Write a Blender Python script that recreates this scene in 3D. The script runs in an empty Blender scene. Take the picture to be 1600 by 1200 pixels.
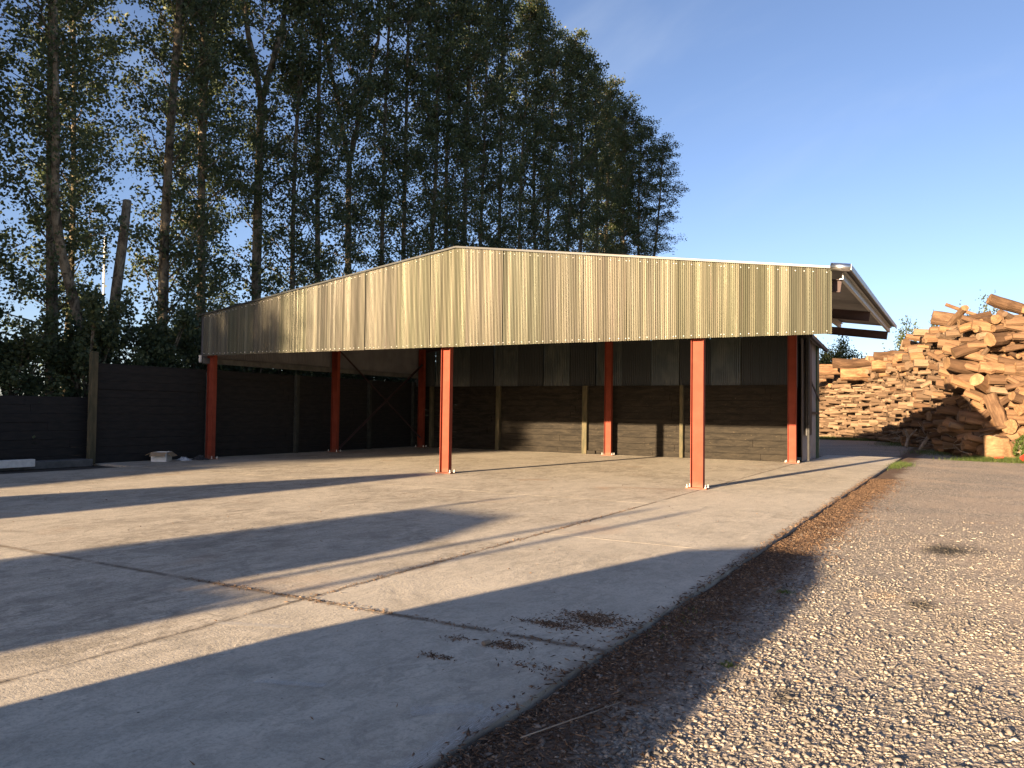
import bpy, math, random
import numpy as np
from mathutils import Vector, Matrix, Euler
random.seed(11); RNG = np.random.default_rng(7)
R = math.radians
scene = bpy.context.scene
col = scene.collection

# ---------------------------------------------------------------- camera, sky, sun, exposure
SUN_EL, SUN_AZ = 9.8, (-0.155, -0.988)          # direction (x, y) towards the sun
cam = bpy.data.cameras.new('camera'); cam.lens = 27.85; cam.sensor_width = 36; cam.clip_end = 3000; cam.clip_start = .05
co = bpy.data.objects.new('camera', cam); col.objects.link(co); scene.camera = co
yaw, pitch, roll = -0.5190, 0.0343, 0.0128
F = Vector((math.sin(yaw)*math.cos(pitch), math.cos(yaw)*math.cos(pitch), math.sin(pitch)))
r0 = Vector((math.cos(yaw), -math.sin(yaw), 0)); u0 = r0.cross(F)
Rr = math.cos(roll)*r0 + math.sin(roll)*u0; Uu = -math.sin(roll)*r0 + math.cos(roll)*u0
co.matrix_world = Matrix(((Rr.x, Uu.x, -F.x, 11.508), (Rr.y, Uu.y, -F.y, -16.735), (Rr.z, Uu.z, -F.z, 1.6), (0, 0, 0, 1)))

w = bpy.data.worlds.new('World'); scene.world = w; w.use_nodes = True
nt = w.node_tree; nt.nodes.clear()
sky = nt.nodes.new('ShaderNodeTexSky'); sky.sky_type = 'NISHITA'; sky.sun_disc = False
sky.sun_elevation = R(SUN_EL); sky.sun_rotation = math.atan2(SUN_AZ[0], SUN_AZ[1])
sky.air_density = 1.0; sky.dust_density = 10.0; sky.ozone_density = 2.0; sky.altitude = 3000
bg = nt.nodes.new('ShaderNodeBackground'); bg.inputs['Strength'].default_value = 0.058
wo = nt.nodes.new('ShaderNodeOutputWorld')
tint = nt.nodes.new('ShaderNodeMix'); tint.data_type = 'RGBA'; tint.blend_type = 'MULTIPLY'; tint.inputs[0].default_value = 1; tint.inputs[7].default_value = (1.05, .915, .93, 1)
nt.links.new(sky.outputs[0], tint.inputs[6])
# faint high cirrus
tc = nt.nodes.new('ShaderNodeTexCoord'); mp = nt.nodes.new('ShaderNodeMapping'); mp.inputs['Rotation'].default_value = (R(20), R(-25), R(35)); mp.inputs['Scale'].default_value = (1.2, 5.0, 3.5)
cn = nt.nodes.new('ShaderNodeTexNoise'); cn.inputs['Scale'].default_value = 1.6; cn.inputs['Detail'].default_value = 6; cn.inputs['Roughness'].default_value = .55; cn.inputs['Distortion'].default_value = .5
cr = nt.nodes.new('ShaderNodeMapRange'); cr.interpolation_type = 'SMOOTHSTEP'; cr.inputs[1].default_value = .50; cr.inputs[2].default_value = .80; cr.inputs[4].default_value = .22
cm = nt.nodes.new('ShaderNodeMix'); cm.data_type = 'RGBA'; cm.inputs[7].default_value = (2.6, 3.0, 3.6, 1)
nt.links.new(tc.outputs['Generated'], mp.inputs[0]); nt.links.new(mp.outputs[0], cn.inputs['Vector']); nt.links.new(cn.outputs['Fac'], cr.inputs[0])
nt.links.new(cr.outputs[0], cm.inputs[0]); nt.links.new(tint.outputs[2], cm.inputs[6]); nt.links.new(cm.outputs[2], bg.inputs['Color']); nt.links.new(bg.outputs[0], wo.inputs['Surface'])

sl = bpy.data.lights.new('sun', 'SUN'); sl.energy = 5.0; sl.angle = R(0.5); sl.color = (1.0, 0.74, 0.47)
so = bpy.data.objects.new('sun', sl); col.objects.link(so)
sd = Vector((SUN_AZ[0]*math.cos(R(SUN_EL)), SUN_AZ[1]*math.cos(R(SUN_EL)), math.sin(R(SUN_EL)))).normalized()
so.rotation_euler = sd.to_track_quat('Z', 'Y').to_euler(); so.location = (-5, -40, 20)
vs = scene.view_settings; scene.display_settings.display_device = 'sRGB'
vs.view_transform = 'Standard'; vs.look = 'None'; vs.gamma = 1; vs.use_curve_mapping = False
vs.exposure = 2.25

# ---------------------------------------------------------------- helpers
class MB:
    def __init__(s): s.v = []; s.f = []; s.m = []
    def add(s, vs_, fs_, mi=0):
        n = len(s.v); s.v += [tuple(v) for v in vs_]
        s.f += [tuple(i+n for i in f) for f in fs_]; s.m += [mi]*len(fs_); return s
    def box(s, c, d, rot=None, mi=0, bev=0):
        x, y, z = [k/2 for k in d]; c = Vector(c)
        if bev:
            b = bev; pts = []
            for sx in (-1, 1):
                for sy in (-1, 1):
                    for sz in (-1, 1):
                        pts += [(sx*(x-b), sy*(y-b), sz*z), (sx*(x-b), sy*y, sz*(z-b)), (sx*x, sy*(y-b), sz*(z-b))]
            fs = []
            def I(sx, sy, sz, k): return (((sx > 0)*2+(sy > 0))*2+(sz > 0))*3+k
            for q in (-1, 1):
                fs.append([I(-1,-1,q,0), I(1,-1,q,0), I(1,1,q,0), I(-1,1,q,0)][::(1 if q > 0 else -1)])
                fs.append([I(-1,q,-1,1), I(1,q,-1,1), I(1,q,1,1), I(-1,q,1,1)][::(-1 if q > 0 else 1)])
                fs.append([I(q,-1,-1,2), I(q,1,-1,2), I(q,1,1,2), I(q,-1,1,2)][::(1 if q > 0 else -1)])
            for a in (-1, 1):
                for b_ in (-1, 1):
                    fs.append([I(-1,a,b_,0), I(1,a,b_,0), I(1,a,b_,1), I(-1,a,b_,1)])
                    fs.append([I(a,-1,b_,0), I(a,1,b_,0), I(a,1,b_,2), I(a,-1,b_,2)])
                    fs.append([I(a,b_,-1,1), I(a,b_,1,1), I(a,b_,1,2), I(a,b_,-1,2)])
            for sx in (-1, 1):
                for sy in (-1, 1):
                    for sz in (-1, 1): fs.append([I(sx,sy,sz,k) for k in range(3)])
        else:
            pts = [(-x,-y,-z),(x,-y,-z),(x,y,-z),(-x,y,-z),(-x,-y,z),(x,-y,z),(x,y,z),(-x,y,z)]
            fs = [(0,3,2,1),(4,5,6,7),(0,1,5,4),(1,2,6,5),(2,3,7,6),(3,0,4,7)]
        M = rot.to_matrix() if rot is not None else None
        pts = [(M @ Vector(p) if M else Vector(p)) + c for p in pts]
        return s.add(pts, fs, mi)
    def beam(s, a, b, wd, h, mi=0, up=Vector((0, 0, 1))):
        a = Vector(a); b = Vector(b); d = b-a; L = d.length; X = d.normalized(); Y = up.cross(X).normalized(); Z = X.cross(Y)
        M = Matrix((X, Y, Z)).transposed()
        pts = [M @ Vector(p) + (a+b)/2 for p in [(i*L/2, j*wd/2, k*h/2) for k in (-1, 1) for j in (-1, 1) for i in (-1, 1)]]
        return s.add(pts, [(0,2,3,1),(4,5,7,6),(0,1,5,4),(1,3,7,5),(3,2,6,7),(2,0,4,6)], mi)
    def ibeam(s, a, b, h, wd, t=.012, up=Vector((0, 0, 1)), mi=0):
        a = Vector(a); b = Vector(b); X = (b-a).normalized(); Y = up.cross(X).normalized(); Z = X.cross(Y)
        s.beam(a, b, t, h-2*t, mi, up)
        for q in (-1, 1): s.beam(a+Z*q*(h-t)/2, b+Z*q*(h-t)/2, wd, t, mi, up)
        return s
    def tube(s, pts, rad, n=8, mi=0, caps=True, capmi=None, jit=0):
        pts = [Vector(p) for p in pts]; base = len(s.v); rings = []
        ref = Vector((0, 0, 1)) if abs((pts[-1]-pts[0]).normalized().z) < .8 else Vector((1, 0, 0))
        for i, p in enumerate(pts):
            d = (pts[min(i+1, len(pts)-1)]-pts[max(i-1, 0)]).normalized()
            X = ref.cross(d).normalized(); Y = d.cross(X); r = rad[i] if hasattr(rad, '__len__') else rad
            for k in range(n):
                a = 2*math.pi*k/n; rr = r*(1+jit*(random.random()-.5))
                s.v.append(tuple(p+X*math.cos(a)*rr+Y*math.sin(a)*rr))
        for i in range(len(pts)-1):
            for k in range(n):
                a = base+i*n+k; b = base+i*n+(k+1) % n
                s.f.append((a, b, b+n, a+n)); s.m.append(mi)
        if caps:
            cm = mi if capmi is None else capmi
            s.f.append(tuple(base+k for k in range(n))[::-1]); s.m.append(cm)
            e = base+(len(pts)-1)*n; s.f.append(tuple(e+k for k in range(n))); s.m.append(cm)
        return s
    def build(s, name, mats, parent=None, loc=(0, 0, 0), smooth=False, **kw):
        me = bpy.data.meshes.new(name); me.from_pydata(s.v, [], s.f)
        for m in (mats if isinstance(mats, (list, tuple)) else [mats]): me.materials.append(m)
        me.polygons.foreach_set('material_index', s.m)
        if smooth: me.polygons.foreach_set('use_smooth', [True]*len(s.f))
        me.update()
        return link(name, me, parent, loc, **kw)
def link(name, me, parent=None, loc=(0, 0, 0), label=None, cat=None, group=None, kind=None, rot=None):
    o = bpy.data.objects.new(name, me); col.objects.link(o); o.location = loc
    if rot: o.rotation_euler = rot
    if parent is not None: o.parent = parent
    tag(o, label, cat, group, kind); return o
def tag(o, label=None, cat=None, group=None, kind=None):
    for k, v in (('label', label), ('category', cat), ('group', group), ('kind', kind)):
        if v: o[k] = v
def thing(name, label, cat, loc=(0, 0, 0), rot=None, group=None):
    return link(name, None, None, loc, label, cat, group, None, rot)
def np_mesh(name, V, FI, nper, mats, midx=None, smooth=False):
    me = bpy.data.meshes.new(name); nf = len(FI)//nper
    me.vertices.add(len(V)); me.vertices.foreach_set('co', np.ascontiguousarray(V, dtype=np.float32).ravel())
    me.loops.add(len(FI)); me.loops.foreach_set('vertex_index', FI.astype(np.int32))
    me.polygons.add(nf); me.polygons.foreach_set('loop_start', np.arange(0, nf*nper, nper, dtype=np.int32))
    try: me.polygons.foreach_set('loop_total', np.full(nf, nper, dtype=np.int32))
    except Exception: pass
    for m in mats: me.materials.append(m)
    if midx is not None: me.polygons.foreach_set('material_index', midx.astype(np.int32))
    if smooth: me.polygons.foreach_set('use_smooth', np.ones(nf, dtype=bool))
    me.update(calc_edges=True); me.validate(); return me

# ---------------------------------------------------------------- node materials
class NM:
    def __init__(s, name):
        s.m = bpy.data.materials.new(name); s.m.use_nodes = True; s.t = s.m.node_tree; s.t.nodes.clear()
        s.out = s.n('ShaderNodeOutputMaterial'); s.b = s.n('ShaderNodeBsdfPrincipled'); s.l(s.b.outputs[0], s.out.inputs[0])
    def n(s, t, **kw):
        x = s.t.nodes.new(t)
        for k, v in kw.items(): setattr(x, k, v)
        return x
    def l(s, a, b): s.t.links.new(a, b)
    def set(s, sock, v):
        if hasattr(v, 'is_linked') or hasattr(v, 'links'): s.l(v, sock)
        elif isinstance(v, (tuple, list)) and len(v) == 3 and sock.type == 'RGBA': sock.default_value = (*v, 1)
        else: sock.default_value = v
    def pos(s): return s.n('ShaderNodeNewGeometry').outputs['Position']
    def obj(s): return s.n('ShaderNodeTexCoord').outputs['Object']
    def rnd(s): return s.n('ShaderNodeObjectInfo').outputs['Random']
    def mapp(s, v, scale=(1, 1, 1), loc=(0, 0, 0), rot=(0, 0, 0)):
        x = s.n('ShaderNodeMapping'); s.l(v, x.inputs[0]); x.inputs['Scale'].default_value = scale
        x.inputs['Location'].default_value = loc; x.inputs['Rotation'].default_value = rot; return x.outputs[0]
    def noise(s, v, scale, detail=4, rough=.55, dist=0):
        x = s.n('ShaderNodeTexNoise'); s.l(v, x.inputs['Vector']); x.inputs['Scale'].default_value = scale
        x.inputs['Detail'].default_value = detail; x.inputs['Roughness'].default_value = rough; x.inputs['Distortion'].default_value = dist
        return x.outputs['Fac']
    def vor(s, v, scale, feature='F1', out='Distance'):
        x = s.n('ShaderNodeTexVoronoi', feature=feature); s.l(v, x.inputs['Vector']); x.inputs['Scale'].default_value = scale
        return x.outputs[out]
    def ramp(s, f, stops, interp='LINEAR'):
        x = s.n('ShaderNodeValToRGB'); s.l(f, x.inputs[0]); e = x.color_ramp; e.interpolation = interp
        while len(e.elements) < len(stops): e.elements.new(.5)
        for k, (p, c) in enumerate(stops):
            e.elements[k].position = p; c = (c, c, c) if not hasattr(c, '__len__') else c
            e.elements[k].color = (*c, 1)
        return x.outputs[0]
    def math(s, op, a, b=0, c=0, clamp=False):
        x = s.n('ShaderNodeMath', operation=op, use_clamp=clamp)
        for k, v in enumerate((a, b, c)): s.set(x.inputs[k], v)
        return x.outputs[0]
    def mr(s, f, a, b, c=0, d=1):
        x = s.n('ShaderNodeMapRange'); x.interpolation_type = 'SMOOTHSTEP'
        for k, v in enumerate((f, a, b, c, d)): s.set(x.inputs[k], v)
        return x.outputs[0]
    def mix(s, f, a, b, mode='MIX'):
        x = s.n('ShaderNodeMix', data_type='RGBA', blend_type=mode)
        s.set(x.inputs[0], f); s.set(x.inputs[6], a); s.set(x.inputs[7], b); return x.outputs[2]
    def sep(s, v):
        x = s.n('ShaderNodeSeparateXYZ'); s.l(v, x.inputs[0]); return x.outputs
    def bump(s, h, strength=.3, dist=.01):
        x = s.n('ShaderNodeBump'); s.l(h, x.inputs['Height']); x.inputs['Strength'].default_value = strength
        x.inputs['Distance'].default_value = dist; s.l(x.outputs[0], s.b.inputs['Normal'])
    def fin(s, colr, rough=.8, metal=0, spec=None):
        s.set(s.b.inputs['Base Color'], colr); s.set(s.b.inputs['Roughness'], rough); s.set(s.b.inputs['Metallic'], metal)
        if spec is not None: s.b.inputs['Specular IOR Level'].default_value = spec
        return s.m
def simple(name, c1, c2, scale=6, rough=.7, metal=0, bump=.15, dist=.004, stretch=(1, 1, 1), spec=None, perobj=0, detail=5):
    a = NM(name); v = a.mapp(a.obj(), stretch); f = a.noise(v, scale, detail)
    c = a.mix(a.mr(f, .3, .7), c1, c2)
    if perobj:
        c = a.mix(1.0, c, a.ramp(a.rnd(), [(0, 1-perobj), (1, 1+perobj)]), 'MULTIPLY')
    a.bump(a.noise(v, scale*4, 4), bump, dist); return a.fin(c, rough, metal, spec)

M = {}
# concrete slab ------------------------------------------------------------------
a = NM('concrete'); P = a.pos(); s3 = a.sep(P)
big = a.noise(P, .35, 5, .6, .4); mid = a.noise(a.mapp(P, (1.2, .55, 1)), 1.9, 6, .65, .8); fine = a.noise(P, 38, 5, .7)
streak = a.noise(a.mapp(P, (9, 1.1, 1), rot=(0, 0, R(12))), 1.6, 5, .6)
c = a.mix(a.mr(mid, .3, .72), (.345, .303, .24), (.60, .535, .43))
c = a.mix(a.math('MULTIPLY', a.mr(a.noise(a.mapp(P, (1, .6, 1), rot=(0, 0, R(-30))), 6.5, 8, .75, 1.2), .44, .62), .72), c, (.20, .18, .145))
c = a.mix(a.math('MULTIPLY', a.mr(a.noise(a.mapp(P, (1, .5, 1), (4, 0, 0), rot=(0, 0, R(25))), 3.2, 8, .75, 1.5), .54, .68), .6), c, (.60, .55, .46))
c = a.mix(a.math('MULTIPLY', a.mr(big, .36, .64), .6), c, (.58, .525, .43))
c = a.mix(a.math('MULTIPLY', a.mr(streak, .52, .75), .35), c, (.22, .205, .18))
c = a.mix(a.math('MULTIPLY', a.mr(a.noise(P, 1.1, 8, .72, .9), .53, .70), .55), c, (.19, .168, .135))
c = a.mix(a.math('MULTIPLY', a.mr(fine, .42, .68), .42), c, (.15, .135, .11))
c = a.mix(a.math('MULTIPLY', a.mr(a.noise(P, 85, 3, .7), .52, .68), .35), c, (.62, .57, .48))
c = a.mix(a.math('MULTIPLY', a.mr(a.noise(P, 16, 5, .75), .56, .68), .5), c, (.13, .118, .10))
# rusty dust patches
c = a.mix(a.math('MULTIPLY', a.mr(a.noise(P, .55, 4, .55, .3), .60, .76), .45), c, (.40, .25, .15))
# clean new right strip is a bit paler than the yard panels
c = a.mix(a.math('MULTIPLY', a.mr(s3[0], 6.60, 6.75), .22), c, (.62, .575, .48))
# joints: dirt that hugs them with an uneven edge
wob = a.math('MULTIPLY', a.math('SUBTRACT', a.noise(P, 7, 5, .7), .5), .10)
def near(coord, val, wd):
    d = a.math('ABSOLUTE', a.math('ADD', a.math('SUBTRACT', coord, val), wob)); return a.mr(d, wd, 0.0)
j = a.math('MULTIPLY', near(s3[1], -11.75, .07), .8)
j = a.math('MAXIMUM', j, a.math('MULTIPLY', near(s3[0], 6.68, .06), .7))
j = a.math('MAXIMUM', j, a.math('MULTIPLY', near(s3[1], -7.42, .03), .35))
j = a.math('MULTIPLY', j, a.mr(a.noise(P, 2.3, 4, .6), .30, .55))
c = a.mix(j, c, (.085, .06, .04))
# small droppings, pits and specks
sp = a.vor(P, 5.5); spm = a.mr(sp, .055, .03)
spm = a.math('MULTIPLY', spm, a.mr(a.vor(P, 5.5, out='Color'), .45, .6))
c = a.mix(spm, c, (.05, .045, .04))
sp2 = a.mr(a.vor(a.mapp(P, loc=(3.1, 1.7, 0)), 9), .06, .03)
sp2 = a.math('MULTIPLY', sp2, a.mr(a.noise(P, 1.1, 2), .56, .66)); c = a.mix(sp2, c, (.55, .5, .42))
# edge dirt next to the gravel
ed = a.mr(a.math('ADD', s3[0], a.math('MULTIPLY', a.noise(P, 2.2, 4), .35)), 9.42, 9.62); c = a.mix(a.math('MULTIPLY', ed, .75), c, (.12, .095, .075))
a.bump(a.math('ADD', a.math('MULTIPLY', fine, .6), a.math('MULTIPLY', mid, 1.6)), .8, .010)
M['concrete'] = a.fin(c, .88, 0, .25)
# gravel ------------------------------------------------------------------------
def gravel_mat(name, stones):
    a = NM(name); P = a.pos(); s3 = a.sep(P)
    if stones:
        at = a.n('ShaderNodeAttribute', attribute_name='tone').outputs['Fac']
        c = a.ramp(at, [(0, (.075, .072, .068)), (.3, (.155, .142, .128)), (.62, (.25, .222, .19)), (.88, (.35, .30, .24)), (.985, (.48, .44, .38))])
    else:
        Pw = P
        v1 = a.n('ShaderNodeTexVoronoi'); a.l(Pw, v1.inputs['Vector']); v1.inputs['Scale'].default_value = 30
        v2 = a.n('ShaderNodeTexVoronoi'); a.l(a.mapp(Pw, loc=(5, 3, 1)), v2.inputs['Vector']); v2.inputs['Scale'].default_value = 62
        t1 = a.sep(v1.outputs['Color'])[0]; t2 = a.sep(v2.outputs['Color'])[1]
        stops = [(0, (.13, .12, .11)), (.35, (.25, .225, .195)), (.7, (.38, .33, .27)), (.93, (.50, .42, .33)), (1, (.72, .66, .57))]
        c = a.mix(.45, a.ramp(t1, stops), a.ramp(t2, stops))
        c = a.mix(a.math('MULTIPLY', a.mr(v1.outputs['Distance'], .45, .75), .55), c, (.085, .072, .06))
        c = a.mix(a.math('MULTIPLY', a.mr(a.noise(P, .45, 5, .6, .5), .42, .66), .5), c, (.42, .335, .255))
        h = a.math('ADD', a.math('MULTIPLY', a.mr(v1.outputs['Distance'], .8, .1), .7), a.math('MULTIPLY', a.mr(v2.outputs['Distance'], .8, .1), .35))
        h = a.math('ADD', h, a.math('MULTIPLY', a.noise(P, 9, 4), .8))
        h = a.math('MULTIPLY', h, a.math('ADD', t1, .35)); a.bump(h, .6, .018)
    # bark mulch and soil along the slab edge
    e = a.math('ADD', s3[0], a.math('MULTIPLY', a.math('SUBTRACT', a.noise(P, 1.3, 5, .65, .3), .5), 1.0))
    bark = a.mr(e, 10.15, 9.75)
    bark = a.math('MULTIPLY', bark, a.mr(s3[0], 9.0, 9.3))
    bc = a.mix(a.mr(a.noise(P, 45, 5, .7), .35, .65), (.055, .035, .024), (.155, .095, .060))
    c = a.mix(a.math('MULTIPLY', bark, .35 if stones else .92), c, bc)
    # soaked spots of oil
    for (x, y, r, k) in ((11.28, -5.71, .34, .85), (11.45, -5.45, .45, .45), (11.18, -8.97, .16, .7), (10.6, -11.9, .12, .6)):
        d = a.math('SQRT', a.math('ADD', a.math('POWER', a.math('SUBTRACT', s3[0], x), 2), a.math('POWER', a.math('MULTIPLY', a.math('SUBTRACT', s3[1], y), .55), 2)))
        d = a.math('ADD', d, a.math('MULTIPLY', a.math('SUBTRACT', a.noise(P, 9, 4, .7), .5), r*1.1))
        c = a.mix(a.math('MULTIPLY', a.mr(d, r, r*.25), k), c, (.03, .028, .022))
    # sawdust-coloured sandy spills
    sd_ = a.math('MULTIPLY', a.mr(a.noise(a.mapp(P, loc=(7, 2, 0)), 1.1, 4, .6), .66, .76), .5)
    c = a.mix(sd_, c, (.45, .30, .17))
    return a.fin(c, .9, 0, .2)
M['gravel'] = gravel_mat('gravel', False); M['stones'] = gravel_mat('gravel_stones', True)
a = NM('bark_chips'); at = a.n('ShaderNodeAttribute', attribute_name='tone').outputs['Fac']
M['chips'] = a.fin(a.ramp(at, [(0, (.045, .028, .019)), (.5, (.12, .075, .048)), (.85, (.24, .155, .095)), (1, (.42, .30, .19))]), .9, 0, .2)
M['soil'] = simple('dark_soil', (.018, .016, .013), (.05, .042, .033), 5, .95)
M['field'] = simple('field_grass', (.05, .07, .025), (.09, .105, .045), .3, .95)
# shed ---------------------------------------------------------------------------
a = NM('galvanised_sheet'); P = a.pos(); rn = a.rnd()
v = a.mapp(P, (1.0, 1.0, .12))
tone = a.ramp(rn, [(0, (.051, .052, .033)), (.25, (.059, .058, .037)), (.5, (.045, .047, .033)), (.75, (.057, .051, .040)), (1, (.052, .050, .039))])
c = a.mix(a.math('MULTIPLY', a.mr(a.noise(v, 7, 4, .6), .35, .7), .5), tone, (.040, .041, .027))
c = a.mix(a.mr(a.noise(a.mapp(P, (9, 1, .10)), 1.0, 3, .7), .42, .78), c, (.105, .098, .070))
c = a.mix(a.math('MULTIPLY', a.mr(a.noise(a.mapp(P, (8, 1, .05), (3, 0, 0)), 1.0, 2), .58, .68), .6), c, (.030, .028, .018))
c = a.mix(a.math('MULTIPLY', a.mr(a.noise(a.mapp(P, (9, 9, .3)), 2, 3), .55, .8), .35), c, (.085, .056, .050))
a.bump(a.noise(a.mapp(P, (3, 3, .15)), 2.5, 2), .02, .02)
M['galv'] = a.fin(c, a.mr(a.noise(a.mapp(P, (7, 1, .06)), 1.0, 3, .7), .35, .65, .27, .46), .6, .35)
M['galv_dull'] = simple('dull_galvanised_steel', (.36, .37, .36), (.46, .46, .44), 12, .5, .6, .05)
M['galv_bright'] = simple('bright_galvanised_steel', (.75, .75, .73), (.85, .85, .83), 14, .30, 1.0, .02)
M['roof_under'] = simple('painted_roof_sheet', (.11, .11, .12), (.15, .147, .155), 2, .6, 0, .05)
a = NM('red_oxide_paint'); P = a.pos()
c = a.mix(a.mr(a.noise(P, 3.5, 5), .35, .7), (.19, .038, .020), (.225, .047, .026))
c = a.mix(a.math('MULTIPLY', a.mr(a.noise(a.mapp(P, (14, 14, 1.5)), 1.5, 4), .6, .78), .4), c, (.13, .03, .018))
lowz = a.mr(a.math('ADD', a.sep(P)[2], a.math('MULTIPLY', a.noise(P, 14, 4), .18)), .26, .09)
c = a.mix(a.math('MULTIPLY', lowz, .45), c, (.22, .13, .085)); a.bump(a.noise(P, 40, 3), .1, .002)
M['red'] = a.fin(c, .65, 0, .15)
M['rafter'] = simple('dark_maroon_primer', (.030, .015, .016), (.045, .022, .022), 4, .7)
M['bolt'] = simple('zinc_bolt', (.7, .68, .62), (.8, .78, .72), 20, .4, .5, .02)
a = NM('creosoted_board'); P = a.pos(); 
v = a.mapp(P, (1, 1, 5)); c = a.mix(a.mr(a.noise(v, 1.7, 7, .7, .6), .3, .72), (.011, .0095, .0075), (.033, .0275, .020))
c = a.mix(a.mr(a.math('FRACT', a.math('MULTIPLY', a.sep(P)[2], 4.3478)), .10, .0), c, (.008, .007, .006))
kn = a.mr(a.noise(a.mapp(P, (1.6, 1.6, 2.6)), 3.2, 4, .7, 1.4), .63, .72); c = a.mix(a.math('MULTIPLY', kn, .6), c, (.07, .055, .035))
c = a.mix(a.math('MULTIPLY', a.mr(a.noise(P, 17, 2, .5), .70, .76), .5), c, (.12, .095, .06))
a.bump(a.noise(v, 6, 6, .7, .5), .6, .012); M['board'] = a.fin(c, .85, 0, .2)
M['board_black'] = simple('black_creosote_board', (.006, .006, .006), (.016, .014, .012), 3, .85, bump=.4, dist=.01, stretch=(1, 1, 5))
M['post_dark'] = simple('dark_post', (.02, .022, .018), (.04, .042, .032), 6, .9)
M['post_wood'] = simple('mossy_post', (.05, .048, .025), (.105, .085, .045), 9, .9, stretch=(1, 1, .25), bump=.5, dist=.01)
a = NM('dark_cladding'); v = a.mapp(a.pos(), (3, 3, .5))
M['clad_dark'] = a.fin(a.mix(a.noise(v, 2, 4), (.013, .016, .016), (.022, .026, .026)), .45, 0, .5)
a = NM('translucent_rooflight'); v = a.mapp(a.pos(), (2, 2, .8))
c = a.mix(a.mr(a.noise(v, 1.4, 5, .6, 1.0), .35, .7), (.028, .036, .035), (.066, .074, .064))
M['clad_light'] = a.fin(c, .28, 0, .6)
M['barn_grey'] = simple('grey_barn_sheet', (.20, .19, .20), (.26, .24, .25), 5, .55, .2, .05, stretch=(1, 1, .3))
M['green'] = simple('green_corner_flashing', (.012, .045, .025), (.02, .065, .035), 6, .5)
M['black'] = simple('black_steel', (.012, .012, .012), (.025, .025, .025), 8, .6)
M['ledge'] = simple('dirty_kerb', (.07, .072, .07), (.12, .12, .115), 5, .9)
M['white'] = simple('white_block', (.55, .54, .50), (.66, .65, .6), 8, .7)
M['card'] = simple('brown_cardboard', (.30, .21, .12), (.38, .27, .16), 9, .85)
M['print'] = simple('white_printed_card', (.62, .62, .58), (.72, .71, .67), 11, .6)
M['wrap'] = simple('crumpled_plastic', (.35, .36, .36), (.6, .6, .6), 14, .3)
# trees ---------------------------------------------------------------------------
a = NM('poplar_bark'); P = a.pos(); 
c = a.mix(a.mr(a.noise(a.mapp(P, (1, 1, .5)), 6, 6, .7, .5), .34, .62), (.050, .040, .027), (.215, .180, .125))
c = a.mix(a.mr(a.noise(a.mapp(P, (1, 1, .8)), 2.6, 5, .7, .8), .52, .66), c, (.035, .030, .021))
c = a.mix(a.math('MULTIPLY', a.mr(a.vor(a.mapp(P, (1, 1, 2.2)), 7), .16, .08), .9), c, (.012, .010, .008))
a.bump(a.noise(a.mapp(P, (1, 1, .4)), 14, 5, .7), .6, .02); M['bark'] = a.fin(c, .92, 0, .2)
def leafmat(name, c1, c2, c3):
    a = NM(name); at = a.n('ShaderNodeAttribute', attribute_name='tone').outputs['Fac']
    c = a.ramp(at, [(0, c1), (.7, c2), (1, c3)])
    tr = a.n('ShaderNodeBsdfTranslucent'); a.l(c, tr.inputs[0]); mx = a.n('ShaderNodeMixShader'); mx.inputs[0].default_value = .42
    a.fin(c, .5, 0, .35); a.l(a.b.outputs[0], mx.inputs[1]); a.l(tr.outputs[0], mx.inputs[2]); a.l(mx.outputs[0], a.out.inputs[0]); return a.m
M['leaf'] = leafmat('poplar_leaf', (.055, .078, .036), (.095, .122, .052), (.18, .17, .065))
M['bushleaf'] = leafmat('bush_leaf', (.05, .07, .025), (.085, .105, .035), (.16, .155, .055))
M['grassleaf'] = leafmat('grass_blade', (.05, .085, .02), (.09, .13, .03), (.20, .19, .07))
# logs ----------------------------------------------------------------------------
a = NM('weathered_log'); v = a.mapp(a.obj(), (.5, 2.2, 2.2)); rn = a.rnd()
c = a.mix(a.mr(a.noise(v, 2.6, 6, .7, .5), .32, .7), (.10, .060, .037), (.215, .138, .085))
c = a.mix(a.math('MULTIPLY', a.mr(a.noise(a.mapp(a.obj(), (.5, 5, 5)), 3, 4), .5, .7), .5), c, (.07, .045, .03))
c = a.mix(1.0, c, a.ramp(rn, [(0, (.50, .46, .42)), (.35, (.85, .82, .77)), (.7, (1.12, 1.04, .92)), (1, (1.5, 1.32, 1.06))]), 'MULTIPLY')
a.bump(a.noise(a.mapp(a.obj(), (.5, 4, 4)), 5, 6, .7), .8, .03); M['log'] = a.fin(c, .9, 0, .2)
a = NM('sawn_wood'); v = a.obj(); rn = a.rnd()
c = a.mix(a.mr(a.noise(a.mapp(v, (.4, 3, 3)), 4, 5, .65), .35, .7), (.17, .105, .058), (.30, .195, .11))
c = a.mix(1.0, c, a.ramp(rn, [(0, (.7, .68, .62)), (1, (1.1, 1.05, 1.0))]), 'MULTIPLY')
a.bump(a.noise(a.mapp(v, (.4, 5, 5)), 8, 4), .4, .01); M['cut'] = a.fin(c, .85, 0, .2)
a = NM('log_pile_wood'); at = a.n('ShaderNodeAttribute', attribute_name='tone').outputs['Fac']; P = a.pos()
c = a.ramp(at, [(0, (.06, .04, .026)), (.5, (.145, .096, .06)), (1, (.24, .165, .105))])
c = a.mix(a.math('MULTIPLY', a.mr(a.noise(a.mapp(P, (1, 1, 4)), 5, 5, .7), .4, .7), .4), c, (.06, .04, .025))
M['pile'] = a.fin(c, .9, 0, .2)
M['deadwood'] = simple('bleached_branch', (.16, .13, .10), (.27, .23, .18), 7, .9, bump=.5, dist=.02)
M['redplastic'] = simple('red_plastic', (.5, .03, .02), (.58, .05, .035), 5, .45)

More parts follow.
